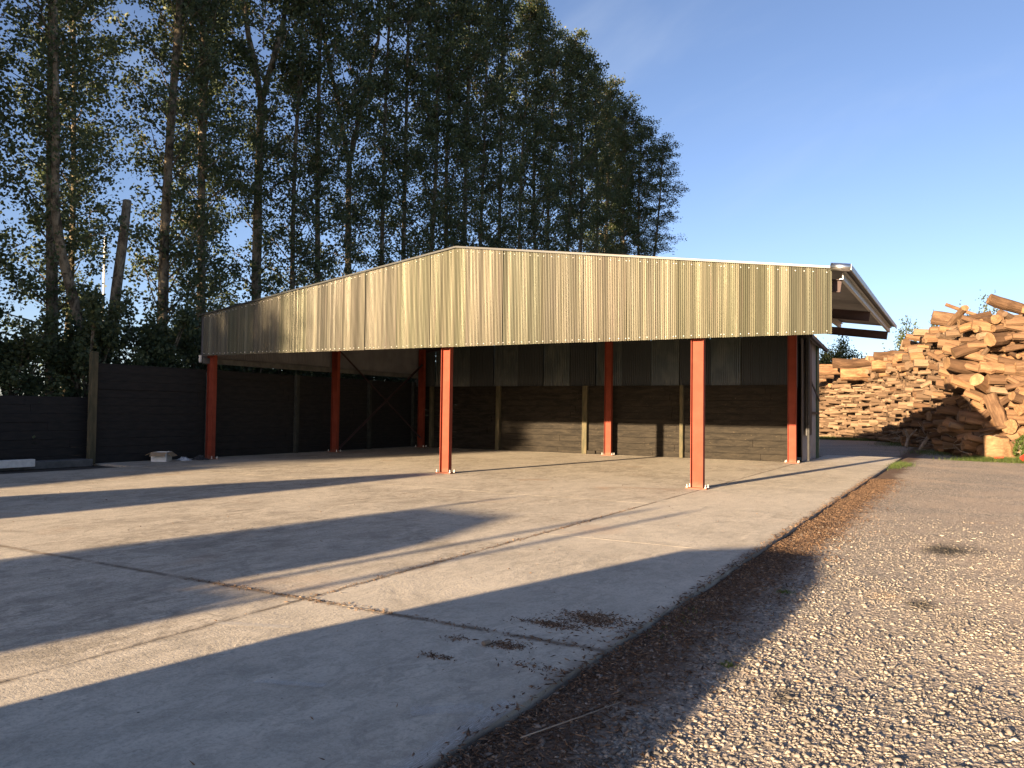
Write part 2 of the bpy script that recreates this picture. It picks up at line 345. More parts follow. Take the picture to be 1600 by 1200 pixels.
# ---------------------------------------------------------------- ground
def sheet(name, x0, x1, y0, y1, z, m, kind='structure'):
    return MB().add([(x0, y0, z), (x1, y0, z), (x1, y1, z), (x0, y1, z)], [(0, 1, 2, 3)]).build(name, m, kind=kind)
sheet('ground', -1500, 1500, -1500, 1500, -.09, M['field'])
# gravel yard and track: gently uneven
nx, ny = 150, 190
gx = np.linspace(9.0, 30, nx); gy = np.linspace(-26, 62, ny); GX, GY = np.meshgrid(gx, gy)
def gz(x, y):
    return -.035 + .012*np.sin(x*1.9+.7*y)*np.sin(y*1.3) + .010*np.sin(x*4.1+1)*np.sin(y*3.3+x) - .03*np.clip(x-14, 0, 3)/3
GZ = gz(GX, GY); GZ[GX < 9.45] = -.06
idx = np.arange(nx*ny).reshape(ny, nx)
FI = np.stack([idx[:-1, :-1], idx[:-1, 1:], idx[1:, 1:], idx[1:, :-1]], -1).ravel()
link('gravel_yard', np_mesh('gravel_yard', np.stack([GX, GY, GZ], -1).reshape(-1, 3), FI, 4, [M['gravel']], smooth=True), kind='structure')
sheet('gravel_track', -30, 9.02, 17.4, 62, -.05, M['gravel'])
sheet('soil_strip', -22, -7.0, -40, 60, -.05, M['soil'])
# concrete slab in cast panels with open joints
sb = MB(); g_ = .004
def panel(x0, x1, y0, y1): sb.box(((x0+x1)/2, (y0+y1)/2, -.1), (x1-x0-2*g_, y1-y0-2*g_, .2))
for (x0, x1) in ((-7.75, -.9), (-.9, 6.68)):
    panel(x0, x1, -24, -17.5); panel(x0, x1, -17.5, -11.75)
panel(-7.75, -.9, -11.75, -3.3); panel(-.9, 6.68, -11.75, -3.3)
panel(-9.9, -.9, -3.3, 11.9); panel(-.9, 6.68, -3.3, 11.9)
for (y0, y1) in ((-24, -16.2), (-16.2, -11.75), (-11.75, -7.42), (-7.42, 1.5), (1.5, 9.5), (9.5, 17.4)): panel(6.68, 9.40, y0, y1)
slab = sb.build('concrete_slab', M['concrete'], kind='structure')
# pale trowel scrapes rubbed on the slab
a = NM('chalk_scrape'); P = a.obj()
al = a.math('MULTIPLY', a.mr(a.noise(a.mapp(P, (6, 30, 1)), 2.0, 5, .7), .38, .62), .75)
tb = a.n('ShaderNodeBsdfTransparent'); mx = a.n('ShaderNodeMixShader'); a.fin((.62, .60, .55), .9)
ed = a.sep(P)[1]; al = a.math('MULTIPLY', al, a.mr(a.math('ABSOLUTE', ed), .5, .12))
a.l(al, mx.inputs[0]); a.l(tb.outputs[0], mx.inputs[1]); a.l(a.b.outputs[0], mx.inputs[2]); a.l(mx.outputs[0], a.out.inputs[0]); M['scrape'] = a.m
for k, (x0, y0, x1, y1, wd) in enumerate(((6.68, -12.66, 7.22, -12.46, .06), (9.34, -13.95, 9.33, -12.9, .09), (8.95, -13.3, 9.25, -13.05, .10), (7.9, -13.4, 8.3, -13.25, .05))):
    L = math.hypot(x1-x0, y1-y0); me = bpy.data.meshes.new('scrape_mark')
    me.from_pydata([(-.5, -.5, 0), (.5, -.5, 0), (.5, .5, 0), (-.5, .5, 0)], [], [(0, 1, 2, 3)]); me.materials.append(M['scrape'])
    o = link('scrape_mark', me, slab, ((x0+x1)/2, (y0+y1)/2, .004+.001*k), rot=(0, 0, math.atan2(y1-y0, x1-x0))); o.scale = (L, wd*2.2, 1)

# loose stones near the camera (real relief for the low sun)
def scatter(name, pts, size, flat, m, tone, label, cat, elong=None, lift=.3):
    n = len(pts)
    base = np.array([(1,0,0),(-1,0,0),(0,1,0),(0,-1,0),(0,0,1),(0,0,-1)], float)
    T = np.array([(0,2,4),(2,1,4),(1,3,4),(3,0,4),(2,0,5),(1,2,5),(3,1,5),(0,3,5)])
    V = np.repeat(base[None], n, 0)*(1+RNG.uniform(-.35, .35, (n, 6, 1))) + RNG.uniform(-.25, .25, (n, 6, 3))
    sc = np.stack([size*(elong if elong is not None else RNG.uniform(.8, 1.3, n)), size*RNG.uniform(.55, 1, n)*(1 if elong is None else .5), size*flat*RNG.uniform(.6, 1.3, n)], -1)
    V = V*sc[:, None, :]
    th = RNG.uniform(0, 2*np.pi, n); tl = RNG.normal(0, .35, n)
    c_, s_ = np.cos(tl), np.sin(tl); x = V[..., 0]*c_[:, None]+V[..., 2]*s_[:, None]; z = -V[..., 0]*s_[:, None]+V[..., 2]*c_[:, None]; y = V[..., 1]
    c_, s_ = np.cos(th), np.sin(th); X = x*c_[:, None]-y*s_[:, None]; Y = x*s_[:, None]+y*c_[:, None]
    V = np.stack([X, Y, z], -1)+np.array(pts)[:, None, :]; V[..., 2] += (size*flat*lift)[:, None]
    FI = (T[None]+(np.arange(n)*6)[:, None, None]).ravel()
    me = np_mesh(name, V.reshape(-1, 3), FI, 3, [m])
    at = me.attributes.new('tone', 'FLOAT', 'POINT')
    if len(at.data) == n*6: at.data.foreach_set('value', np.repeat(tone, 6).astype(np.float32))
    return link(name, me, label=label, cat=cat, kind='stuff')
n = 150000
d_ = 2.6+RNG.random(n)**1.0*12.5; an = RNG.uniform(-.52-.66, -.52+.66, n)
px_ = 11.508+d_*np.sin(an); py_ = -16.735+d_*np.cos(an)
k = (px_ > 9.43) & (px_ < 19) & (RNG.random(n) < np.clip((15.5-d_)/9.5, 0, 1)); px_, py_, d_ = px_[k], py_[k], d_[k]
keep = RNG.random(len(px_)) < np.where(px_ < 9.95, .38, 1.0); px_, py_, d_ = px_[keep], py_[keep], d_[keep]
sz = RNG.lognormal(math.log(.0100), .45, len(px_)); sz = np.clip(sz, .005, .030)
scatter('gravel_stones', np.stack([px_, py_, gz(px_, py_)], -1), sz, .42, M['stones'], np.clip(RNG.beta(2.2, 2.6, len(px_)), 0, 1)**1.0, 'loose grey and tan gravel stones lying on the yard beside the slab', 'gravel')
n = 22000
y = RNG.uniform(-14.6, 6, n); x = 9.42+np.abs(RNG.normal(0, .34, n)); x = np.where(RNG.random(n) < .06, 9.42-np.abs(RNG.normal(0, .06, n)), x)
z = np.where(x < 9.42, .003, gz(x, y)+.004)
scatter('bark_mulch', np.stack([x, y, z], -1), RNG.uniform(.006, .02, n), .25, M['chips'], RNG.beta(1.6, 2.2, n), 'brown bark fragments strewn along the slab edge', 'bark', RNG.uniform(1.2, 2.2, n))
# heaps of chips swept on the slab
cx = []; 
for (x0, y0, sx, sy, m_) in ((9.02, -11.05, .15, .11, 1100), (8.80, -11.35, .14, .05, 420), (8.78, -12.0, .07, .05, 240), (8.55, -12.45, .07, .03, 90), (9.15, -12.3, .12, .05, 90), (8.95, -11.55, .3, .25, 70), (8.4, -12.05, .05, .05, 60)):
    q = RNG.normal(0, 1, (m_, 2))*(sx, sy)+(x0, y0); cx.append(q)
q = np.stack([RNG.uniform(5.2, 9.3, 420), -11.75+RNG.normal(0, .035, 420)], -1); cx.append(q)
q = np.stack([6.68+RNG.normal(0, .035, 420), RNG.uniform(-11.7, -4, 420)], -1); cx.append(q)
q = np.stack([RNG.uniform(-6, 9.3, 700), RNG.uniform(-14.5, 9, 700)], -1); cx.append(q)
q = np.concatenate(cx); q = q[q[:, 0] < 9.38]
scatter('wood_debris', np.concatenate([q, np.full((len(q), 1), .004)], 1), RNG.uniform(.004, .012, len(q)), .35, M['chips'], np.clip(RNG.beta(2, 1.8, len(q)), 0, 1), 'brown wood chips and bark bits scattered over the concrete slab', 'wood chips', RNG.uniform(1.2, 2.4, len(q)))
MB().tube([(8.66, -12.10, .02), (8.675, -12.04, .022)], [.017, .016], 9).build('wood_plug', M['deadwood'], label='small grey green wooden plug lying beside the chips on the slab', cat='wood offcut')
MB().tube([(9.62, -13.3, .01), (9.78, -12.95, .03), (9.86, -12.6, .012)], [.004, .0035, .002], 6).build('twig', M['deadwood'], label='thin bent twig lying in the bark at the slab edge', cat='twig')

# ---------------------------------------------------------------- the open shed
RX, RZ, EZL, EZR, XL, XR, YF, YB = .47, 5.68, 4.45, 4.47, -8.85, 9.28, -.32, 11.25
def roofz(x): return EZR+(9.28-x)*(RZ-EZR)/(9.28-RX) if x > RX else EZL+(x+8.85)*(RZ-EZL)/(RX+8.85)
shed = thing('open_shed', 'open steel framed shed with red columns and a golden corrugated metal gable', 'shed', (0, 0, 0))
# front cladding: separate corrugated sheets
PITCH, AMP = .042, .0115
def corrug(x0, x1, zb, ztf, y, tilt, amp=AMP, pitch=PITCH, per=8, flip=0, screws=None, ax='x'):
    mb = MB(); n = max(2, int((x1-x0)/pitch*per)); vs_ = []; rib = {k: random.uniform(-1, 1) for k in range(200)}; rib2 = {k: random.uniform(-1, 1) for k in range(200)}
    for i in range(n+1):
        x = x0+(x1-x0)*i/n; yy = amp*(1+.12*rib.get(int((x-x0)/pitch), 0))*math.cos(2*math.pi*(x-x0)/pitch)+tilt*(x-(x0+x1)/2)+.0007*rib2.get(int((x-x0)/pitch/2), 0)
        for z in (zb(x) if callable(zb) else zb, None, ztf(x)):
            if z is None: z = ((zb(x) if callable(zb) else zb)+ztf(x))/2; dy = .004
            else: dy = 0
            p = (x, y+yy+dy, z) if ax == 'x' else (y+yy+dy, x, z)
            vs_.append(p)
    fs = []
    for i in range(n):
        for k in (0, 1):
            a_ = i*3+k; fs.append((a_, a_+3, a_+4, a_+1))
    mb.add(vs_, fs)
    if screws:
        for (sx, szz) in screws: mb.tube([(sx, y-amp-.012, szz), (sx, y-amp+.004, szz)], [.010, .014], 8, mi=1)
    return mb
edges = [XL]; 
for k in range(16): edges.append(XL+(XR-XL)*(k+1)/17+random.uniform(-.02, .02))
edges.append(XR)
for i in range(17):
    x0, x1 = edges[i], edges[i+1]+.03
    if i == 16: x1 = XR
    scr = []; x = x0+.07
    while x < x1-.03:
        kx = x0+round((x-x0)/PITCH-.5)*PITCH+PITCH/2
        scr.append((kx, 3.19+.055+random.uniform(-.006, .006))); scr.append((kx, roofz(kx)-.09)); x += .19*random.choice((.8, 1, 1.2))
    me = corrug(x0, x1, 3.19+random.uniform(-.004, .004), lambda x: roofz(x)-.012, YF+(.0 if i % 2 else .009), random.uniform(-.018, .012), screws=scr)
    me.build('cladding_sheet', [M['galv'], M['bolt']], shed, smooth=True)
# left side cladding hanging from the eave, inside face seen from below
corrug(YF+.02, YB, 2.98, lambda y: 4.44, -8.98, 0, ax='y', amp=.012, pitch=.076).build('side_cladding', M['roof_under'], shed, smooth=True)
MB().beam((-8.93, YF+.05, 3.04), (-8.93, YB, 3.04), .06, .17).build('side_rail', M['ledge'], shed)
MB().tube([(-8.93, YF-.02, 3.2), (-8.93, YF-.02, 2.98)], .05, 8).build('gutter_outlet', M['galv_dull'], shed)
# roof sheets (corrugated along the fall)
def roofsheet(x0, x1):
    n = int((YB+.15-(YF-.04))/.05); vs_ = []
    for i in range(n+1):
        y = YF-.04+(YB+.15-(YF-.04))*i/n; dz = .010*(1 if i % 2 else -1)
        for x in (x0, x1): vs_.append((x, y, roofz(x)+.035+dz))
    return MB().add(vs_, [(2*i, 2*i+2, 2*i+3, 2*i+1) for i in range(n)])
roofsheet(-9.05, RX).build('roof_sheet', M['roof_under'], shed); roofsheet(RX, 9.62).build('roof_sheet', M['roof_under'], shed)
# verge flashing and ridge
for (xa, xb) in ((-9.05, RX), (RX, 9.62)):
    MB().beam((xa, YF-.035, roofz(xa)+.012), (xb, YF-.035, roofz(xb)+.012), .012, .045).build('verge_flashing', M['clad_dark'], shed)
MB().beam((9.63, YF-.05, roofz(9.62)+.03), (9.63, YB+.15, roofz(9.62)+.03), .02, .11).build('eave_trim', M['galv_dull'], shed)
MB().tube([(9.27, YF-.06, roofz(9.27)+.02), (9.62, YF-.06, roofz(9.62)+.02)], .075, 24).build('corner_cap', M['galv_bright'], shed, smooth=True)
# frames
for y in (.05, 5.5, 10.98):
    for (xa, xb) in ((-8.76, RX), (RX, 9.40)):
        za, zb_ = roofz(xa)-.30, roofz(xb)-.30
        MB().ibeam((xa, y, za), (xb, y, zb_), .25, .14).build('rafter', M['rafter'], shed)
for x in (-8.6, -7.1, -5.3, -3.5, -1.7, .1, .85, 2.6, 4.4, 6.2, 8.0, 9.45):
    z = roofz(x)-.10
    MB().box((x, (YF+YB)/2+.1, z), (.012, YB-YF-.25, .15)).box((x+.03, (YF+YB)/2+.1, z+.07), (.06, YB-YF-.25, .01)).box((x-.03, (YF+YB)/2+.1, z-.07), (.06, YB-YF-.25, .01)).build('purlin', M['galv_dull'], shed)
MB().beam((-8.5, .15, 3.33), (9.2, .15, 3.33), .06, .18).build('cladding_rail', M['galv_dull'], shed)
MB().ibeam((6.5, .2, 4.45), (6.5, 10.9, 4.45), .2, .1).build('tie_beam', M['rafter'], shed)
# columns
def column(x, y, ztop, first={}):
    if 'c' not in first:
        mb = MB(); mb.box((0, 0, ztop/2+.01), (.25, .010, ztop-.02))
        for q in (-1, 1): mb.box((q*.130, 0, ztop/2+.01), (.012, .147, ztop-.02))
        c = mb.build('column', M['red'], shed, (x, y, 0))
        pl = MB().box((0, 0, .0125), (.46, .26, .025), bev=.003).build('base_plate', M['red'], c)
        for (bx, by) in ((-.2, -.1), (.2, -.1), (-.2, .1), (.2, .1)):
            MB().tube([(bx, by, .02), (bx, by, .045)], .024, 6).tube([(bx, by, .045), (bx, by, .095)], .011, 8).build('anchor_bolt', M['bolt'], c)
        first['c'] = c; return c
    s = first['c']; c = s.copy(); col.objects.link(c); c.parent = shed; c.location = (x, y, 0)
    for ch in s.children:
        d = ch.copy(); col.objects.link(d); d.parent = c
    return c
for (x, y) in ((-8.79, .0), (-8.76, 5.55), (-8.74, 10.9), (.03, 0), (-.08, 10.86), (6.56, -.05), (6.54, 10.75)): column(x, y, 4.2 if abs(x) > 5 else 4.2)
for xx, yy in ((.03, 0), (-.08, 10.86), (6.56, -.05), (6.54, 10.75)):
    zt = roofz(xx)-.42
    if zt > 4.2: MB().box((xx, yy, (4.2+zt)/2), (.25, .010, zt-4.2)).box((xx-.13, yy, (4.2+zt)/2), (.012, .147, zt-4.2)).box((xx+.13, yy, (4.2+zt)/2), (.012, .147, zt-4.2)).build('column_head', M['red'], shed)
for (ya, za, yb, zb_, xo) in ((5.7, 3.75, 10.8, .42, 0), (5.72, .17, 10.8, 3.55, .03)):
    MB().beam((-8.70+xo, ya, za), (-8.70+xo, yb, zb_), .012, .07).beam((-8.67+xo, ya, za-.03), (-8.67+xo, yb, zb_-.03), .06, .012).build('cross_brace', M['rafter'], shed)

# ---------------------------------------------------------------- timber walls and the barn behind
def boards(mb, x0, x1, y, z0, z1, ax='x', h=.23, th=.05, seg=2.0, ):
    z = z0
    while z < z1-.02:
        hh = min(h, z1-z); x = x0
        while x < x1-.01:
            L = min(seg*random.uniform(.9, 1.1), x1-x); oy = random.uniform(-.012, .012)
            c = (x+L/2, y+oy, z+hh/2) if ax == 'x' else (y+oy, x+L/2, z+hh/2)
            d = (L-.004, th, hh-random.uniform(.002, .006)) if ax == 'x' else (th, L-.004, hh-random.uniform(.002, .006))
            mb.box(c, d, rot=Euler((random.uniform(-.02, .02), 0, 0)) if ax == 'x' else Euler((0, random.uniform(-.02, .02), 0)), bev=.004); x += L
        z += h
bw = thing('timber_wall', 'black creosoted board wall across the back of the shed under metal sheets', 'wall', (0, 11.25, 0))
mb = MB(); boards(mb, -9.45, 6.45, 0.05, 0, 2.62, seg=3.8); mb.build('boards', M['board'], bw)
for x, wd in ((-5.07, .17), (-1.18, .2), (2.64, .13), (-8.4, .15)):
    MB().box((x, -.07, 1.31), (wd, .16, 2.62), rot=Euler((0, R(random.uniform(-.4, .4)), 0)), bev=.012).build('post', M['post_wood'], bw)
MB().box((-1.0, -.05, .07), (.5, .06, .14), rot=Euler((.1, .03, 0)), bev=.01).build('loose_board', M['board'], bw)
barn = thing('barn', 'dark barn behind the shed with striped sheet cladding and a green corner trim', 'barn', (0, 11.4, 0))
pe = [-9.5, -8.4, -7.34, -6.63, -5.46, -4.31, -3.13, -1.95, -.85, .22, 1.37, 2.47, 3.6, 4.7, 6.62]
lightp = {1, 2, 4, 6, 8, 10, 12}
for i in range(len(pe)-1):
    li = i in lightp
    corrug(pe[i], pe[i+1], 2.56-.03*(i % 2), lambda x: 5.2 if x < 4 else 4.35+(6.7-x)*.3, .02 if li else .0, random.uniform(-.006, .006), amp=.012, pitch=.076).build('wall_sheet', M['clad_light'] if li else M['clad_dark'], barn, smooth=True)
corrug(.0, 2.85, .02, lambda y: 4.2, 6.72, 0, ax='y', amp=.03, pitch=.2, per=10).build('wall_sheet', M['barn_grey'], barn, smooth=True)
MB().box((6.75, 3.02, 2.1), (.10, .40, 4.2), bev=.01).build('corner_trim', M['green'], barn)
MB().box((6.79, 3.24, 2.1), (.03, .03, 4.2)).build('corner_bead', M['galv_dull'], barn)
mb = MB(); mb.add([(-9.5, .1, 5.2), (3.9, .1, 5.2), (7.0, .02, 4.32), (7.0, 3.5, 4.05), (3.9, 3.5, 4.9), (-9.5, 3.5, 4.9)], [(0, 1, 4, 5), (1, 2, 3, 4)])
mb.add([(-9.5, .1, 5.26), (3.9, .1, 5.26), (7.02, .02, 4.38), (7.02, 3.5, 4.11), (3.9, 3.5, 4.96), (-9.5, 3.5, 4.96)], [(5, 4, 1, 0), (4, 3, 2, 1)]); mb.build('roof', M['barn_grey'], barn)
MB().beam((7.03, -.05, 4.28), (7.03, 3.5, 4.02), .10, .13).build('gutter', M['black'], barn)
MB().box((-1.4, 3.4, 2.3), (16.2, .06, 4.6)).build('back_wall', M['clad_dark'], barn)
MB().box((6.86, .62, 2.55), (.05, .95, 3.3), bev=.005).build('sliding_panel', M['black'], barn)
MB().beam((6.86, 1.15, 1.68), (6.86, 2.85, 1.66), .04, .08).beam((6.86, 1.15, 2.75), (6.86, 2.85, 2.15), .04, .07).build('door_rail', M['black'], barn)
MB().tube([(6.93, .12, 4.2), (6.93, .12, .05)], .045, 10).build('downpipe', M['black'], barn)

lw = thing('timber_wall', 'tall black board wall along the left side with a taller square post at its end', 'wall', (-9.5, 0, 0))
mb = MB(); boards(mb, -3.35, 11.3, -.0, 0, 2.8, ax='y', seg=3.6); mb.box((-.04, 3.9, 1.38), (.02, 14.4, 2.7)); mb.build('boards', M['board_black'], lw)
for y, h in ((-3.47, 3.1), (4.23, 2.8), (8.26, 2.8), (.4, 2.7), (11.2, 2.8)):
    MB().box((.1, y, h/2), (.14, .19 if h > 3 else .15, h), bev=.01).build('post', M['post_wood'] if h > 3 else M['post_dark'], lw)
lf = thing('timber_fence', 'lower black board fence at the far left beyond the square post', 'fence', (-9.75, 0, 0))
mb = MB(); boards(mb, -26, -3.25, 0, 0, 1.84, ax='y', seg=3.6); mb.box((-.05, -14.8, .9), (.02, 22, 1.78)); mb.build('boards', M['board_black'], lf)
for y in (-7.4, -11.2, -15, -19, -23): MB().box((.12, y, .95), (.13, .15, 1.9), bev=.01).build('post', M['post_wood'], lf)
MB().box((-9.35, -9.4, .055), (.5, 11.6, .19), bev=.01).build('kerb', M['ledge'], label='low dark concrete kerb along the foot of the left fence', cat='kerb')
MB().box((-8.95, -6.62, .14), (.2, 2.7, .19), rot=Euler((0, 0, R(1))), bev=.008).build('white_beam', M['white'], label='white painted beam end lying on the kerb at the far left', cat='beam')

# box and litter by the left column
bx = thing('cardboard_box', 'open cardboard box with printed white sides and drooping flaps beside the left column', 'box', (-9.0, -1.55, 0), (0, 0, R(38)))
w_, l_, h_ = .42, .58, .27
MB().box((0, -l_/2, h_/2), (w_, .006, h_)).box((0, l_/2, h_/2), (w_, .006, h_)).box((-w_/2, 0, h_/2), (.006, l_-.014, h_)).box((w_/2, 0, h_/2), (.006, l_-.014, h_)).box((0, 0, .004), (w_-.02, l_-.02, .006)).build('carton', M['print'], bx)
for (p, d, r_) in (((0, -l_/2-.09, h_-.05), (w_, .21, .006), (R(30), 0, 0)), ((0, l_/2+.09, h_-.05), (w_, .21, .006), (R(-30), 0, 0)), ((-w_/2-.08, 0, h_-.04), (.2, l_-.02, .006), (0, R(-28), 0)), ((w_/2+.08, 0, h_-.06), (.2, l_-.02, .006), (0, R(36), 0))):
    MB().box(p, d, rot=Euler(r_)).build('flap', M['card'], bx)
def crumple(name, loc, s, m, **kw):
    mb = MB(); n = 9; pts = []
    for i in range(n+1):
        for j in range(n+1):
            u, v = i/n-.5, j/n-.5; hgt = max(0, .9-(u*u+v*v)*3.2)
            pts.append((u*s[0]*random.uniform(.85, 1.1), v*s[1]*random.uniform(.85, 1.1), s[2]*hgt*random.uniform(.35, 1)))
    mb.add(pts, [(i*(n+1)+j, (i+1)*(n+1)+j, (i+1)*(n+1)+j+1, i*(n+1)+j+1) for i in range(n) for j in range(n)])
    return mb.build(name, m, loc=loc, **kw)
crumple('plastic_wrapper', (-8.78, -.95, .005), (.5, .35, .14), M['wrap'], label='crumpled pale plastic wrapper on the slab just right of the cardboard box', cat='wrapper')
crumple('black_bag', (-8.72, -.42, .005), (.45, .4, .2), M['black'], label='crumpled black bag lying between the wrapper and the left column', cat='bag')

# ---------------------------------------------------------------- logs
def log_mesh(name, L, r, split=False, n=11, bend=.03, taper=.12, knots=2):
    mb = MB(); ns = 7; V = []; ph = [random.uniform(0, 6.28) for _ in range(4)]; kk = [(random.uniform(.2, .8), random.uniform(0, 6.28), random.uniform(.15, .5)) for _ in range(knots)]
    be = [random.uniform(-bend, bend)*L for _ in range(4)]
    for i in range(ns):
        t = i/(ns-1); cx_ = be[0]*math.sin(t*3.1)+be[2]*t*t; cz_ = be[1]*math.sin(t*3.1)+be[3]*t*t
        for k in range(n):
            a_ = 2*math.pi*k/n; rr = r*(1-taper*t)*(1+.09*math.sin(2*a_+ph[0])+.06*math.sin(3*a_+ph[1]+t*2)+.04*math.sin(5*a_+ph[2])+random.uniform(-.055, .055))
            for (kt, ka, kh) in kk: rr += r*kh*math.exp(-((t-kt)/.09)**2)*max(0, math.cos(a_-ka))**4
            y_, z_ = math.cos(a_)*rr, math.sin(a_)*rr
            if split: z_ = min(z_, r*random.uniform(.04, .12))
            V.append(((t-.5)*L + (random.uniform(-.06, .06)*r if i in (0, ns-1) else 0), y_+cx_, z_+cz_))
    fs = []; mi = []
    for i in range(ns-1):
        for k in range(n):
            a_ = i*n+k; b_ = i*n+(k+1) % n; fs.append((a_, b_, b_+n, a_+n))
            mi.append(1 if (split and 0 < k+.5 < n/2-.2) else 0)
    nv = len(V); V += [(-.5*L-.01, be[2]*0, 0 if not split else -r*.4), (.5*L+.01, be[2], be[3] if not split else -r*.4)]
    for k in range(n):
        fs.append((nv, (k+1) % n, k)); mi.append(1); e = (ns-1)*n; fs.append((nv+1, e+k, e+(k+1) % n)); mi.append(1)
    mb.v = V; mb.f = fs; mb.m = mi; me = bpy.data.meshes.new(name); me.from_pydata(V, [], fs); me.materials.append(M['log']); me.materials.append(M['cut'])
    me.polygons.foreach_set('material_index', mi)
    me.update(); return me
VAR = [log_mesh('log', 1, .5*ra, split=(i % 4 == 3), bend=.02+.02*(i % 3), knots=i % 3) for i, ra in enumerate([.16, .2, .24, .3, .18, .26, .34, .2, .14, .3, .22, .28, .38, .17, .25, .32])]
RAT = [.16, .2, .24, .3, .18, .26, .34, .2, .14, .3, .22, .28, .38, .17, .25, .32]
PATH = [(1275, 1.87, 46, 4.30), (1300, 3.26, 44, 4.9), (1340, 5.17, 42, 5.3), (1380, 7.0, 39, 5.5), (1400, 7.88, 37, 5.5), (1420, 8.71, 34.5, 5.4), (1440, 9.5, 31.5, 5.6),
        (1460, 10.19, 28.5, 6.1), (1480, 10.81, 25.5, 6.2), (1510, 11.58, 21.5, 5.9), (1535, 12.12, 19.6, 5.7), (1600, 13.47, 19, 5.7), (1660, 14.63, 18.5, 5.8), (1740, 16.13, 18.5, 5.4), (1900, 19.3, 18.8, 4.5)]
def ppath(s):
    for a_, b_ in zip(PATH[:-1], PATH[1:]):
        if s <= b_[0] or b_ is PATH[-1]:
            t = (s-a_[0])/(b_[0]-a_[0]); return [a_[k]+(b_[k]-a_[k])*t for k in (1, 2, 3)]
CX, CY = 11.508, -16.735
cands = []
def pile_layer(back, sc, sparse=1.0):
    z = .0; row = 0
    while z < 6.6:
        s = 1272+random.uniform(-3, 3)
        while s < 1760:
            x, y, top = ppath(s); dist = math.hypot(x-CX, y-CY); ppm = 1237/dist
            big = min(1, max(0, (s-1400)/130)); hi = max(0, z-(top-1.5))/1.5 if s < 1460 else 0
            d = (.14+.08*big+.15*random.random()**2*(1+1.0*big))*sc
            if hi > .0 and s > 1290: d *= 1.9
            L = d*random.uniform(4, 7.5) if random.random() < .75 else d*9; L = min(L, 1.7+.9*big)
            zz = z+random.uniform(-.12, .12)
            if zz+d*.4 < top-back*.15 and random.random() < sparse:
                setb = back+zz*.22+random.uniform(-.28, .35)
                dx, dy = (x-CX)/dist, (y-CY)/dist
                yawj = random.gauss(0, .34 if big < .5 else .5); tl = random.gauss(0, .10 if big < .5 else .24)
                if random.random() < .12: yawj += random.choice((-1, 1))*.9
                cands.append([d*L*ppm*ppm*(1 if back < .2 else .25), (x+dx*setb, y+dy*setb, zz+d*.5), d, L, yawj, tl])
            s += max(4, L*.80*ppm*1.0)
        z += (.19 if row < 14 else .24); row += 1
pile_layer(0, 1.0); pile_layer(.55, 1.1, .95); pile_layer(.1, .7, .55)
cands.sort(key=lambda c: -c[0])
def var_for(d, L):
    r_ = d/L; ks = sorted(range(len(RAT)), key=lambda k: abs(RAT[k]-r_)+random.random()*.05); return ks[0]
LOGG = 'logs stacked in the big log pile'
for i, (ar, p, d, L, yj, tl) in enumerate(cands[:285]):
    k = var_for(d, L); o = bpy.data.objects.new('log', VAR[k]); col.objects.link(o); o.location = p
    o.rotation_euler = (random.uniform(-.6, .6) if k % 4 != 3 else random.uniform(-1.2, -.3), tl, yj); s_ = L; o.scale = (s_, s_*d/L/RAT[k], s_*d/L/RAT[k])
    tag(o, ('brown cut log in the tall right part of the pile' if p[0] > 11.2 else 'small brown cut log in the lower left part of the pile' if p[2] < 3 else 'brown cut log in the upper left and middle part of the pile'), 'log', LOGG)
# the rest of the logs and the packed inside of the heap as one
VV = []; FF = []; TT = []; nb = 0
def addlow(p, d, L, yj, tl, tone):
    global nb
    Mx = Euler((random.uniform(0, 6), tl, yj)).to_matrix(); n_ = 7
    for q in (-1, 1):
        for k in range(n_):
            a_ = 2*math.pi*k/n_; v_ = Mx @ Vector((q*L/2, math.cos(a_)*d/2*random.uniform(.88, 1.08), math.sin(a_)*d/2*random.uniform(.88, 1.08))); VV.append((v_.x+p[0], v_.y+p[1], v_.z+p[2])); TT.append(tone)
    for k in range(n_): FF.append((nb+k, nb+(k+1) % n_, nb+n_+(k+1) % n_, nb+n_+k))
    FF.append(tuple(nb+k for k in range(n_))[::-1]); FF.append(tuple(nb+n_+k for k in range(n_))); nb += 2*n_
for (ar, p, d, L, yj, tl) in cands[285:]: addlow(p, d, L, yj, tl, random.uniform(.2, 1))
for s in np.arange(1276, 1740, 2.2):                                  # inside
    x, y, top = ppath(s); dist = math.hypot(x-CX, y-CY); dx, dy = (x-CX)/dist, (y-CY)/dist
    for z in np.arange(.1, top-.25, .21):
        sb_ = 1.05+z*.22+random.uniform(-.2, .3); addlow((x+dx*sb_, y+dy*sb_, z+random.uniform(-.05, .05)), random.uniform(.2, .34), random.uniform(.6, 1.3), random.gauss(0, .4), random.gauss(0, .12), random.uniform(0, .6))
def core():
    global nb
    n0 = nb; ss = list(range(1275, 1741, 15)); 
    for s in ss:
        x, y, top = ppath(s); dist = math.hypot(x-CX, y-CY); dx, dy = (x-CX)/dist, (y-CY)/dist
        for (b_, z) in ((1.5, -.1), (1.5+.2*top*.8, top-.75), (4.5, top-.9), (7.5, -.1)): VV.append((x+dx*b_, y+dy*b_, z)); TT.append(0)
    for i in range(len(ss)-1):
        for k in range(3): a_ = n0+i*4+k; FF.append((a_, a_+4, a_+5, a_+1))
    nb += len(ss)*4
core()
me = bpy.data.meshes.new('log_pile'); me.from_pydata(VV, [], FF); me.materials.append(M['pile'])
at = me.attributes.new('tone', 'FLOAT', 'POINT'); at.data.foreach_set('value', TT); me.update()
link('log_pile', me, label='packed smaller logs filling the heap behind and between the larger logs', cat='log pile', kind='stuff')
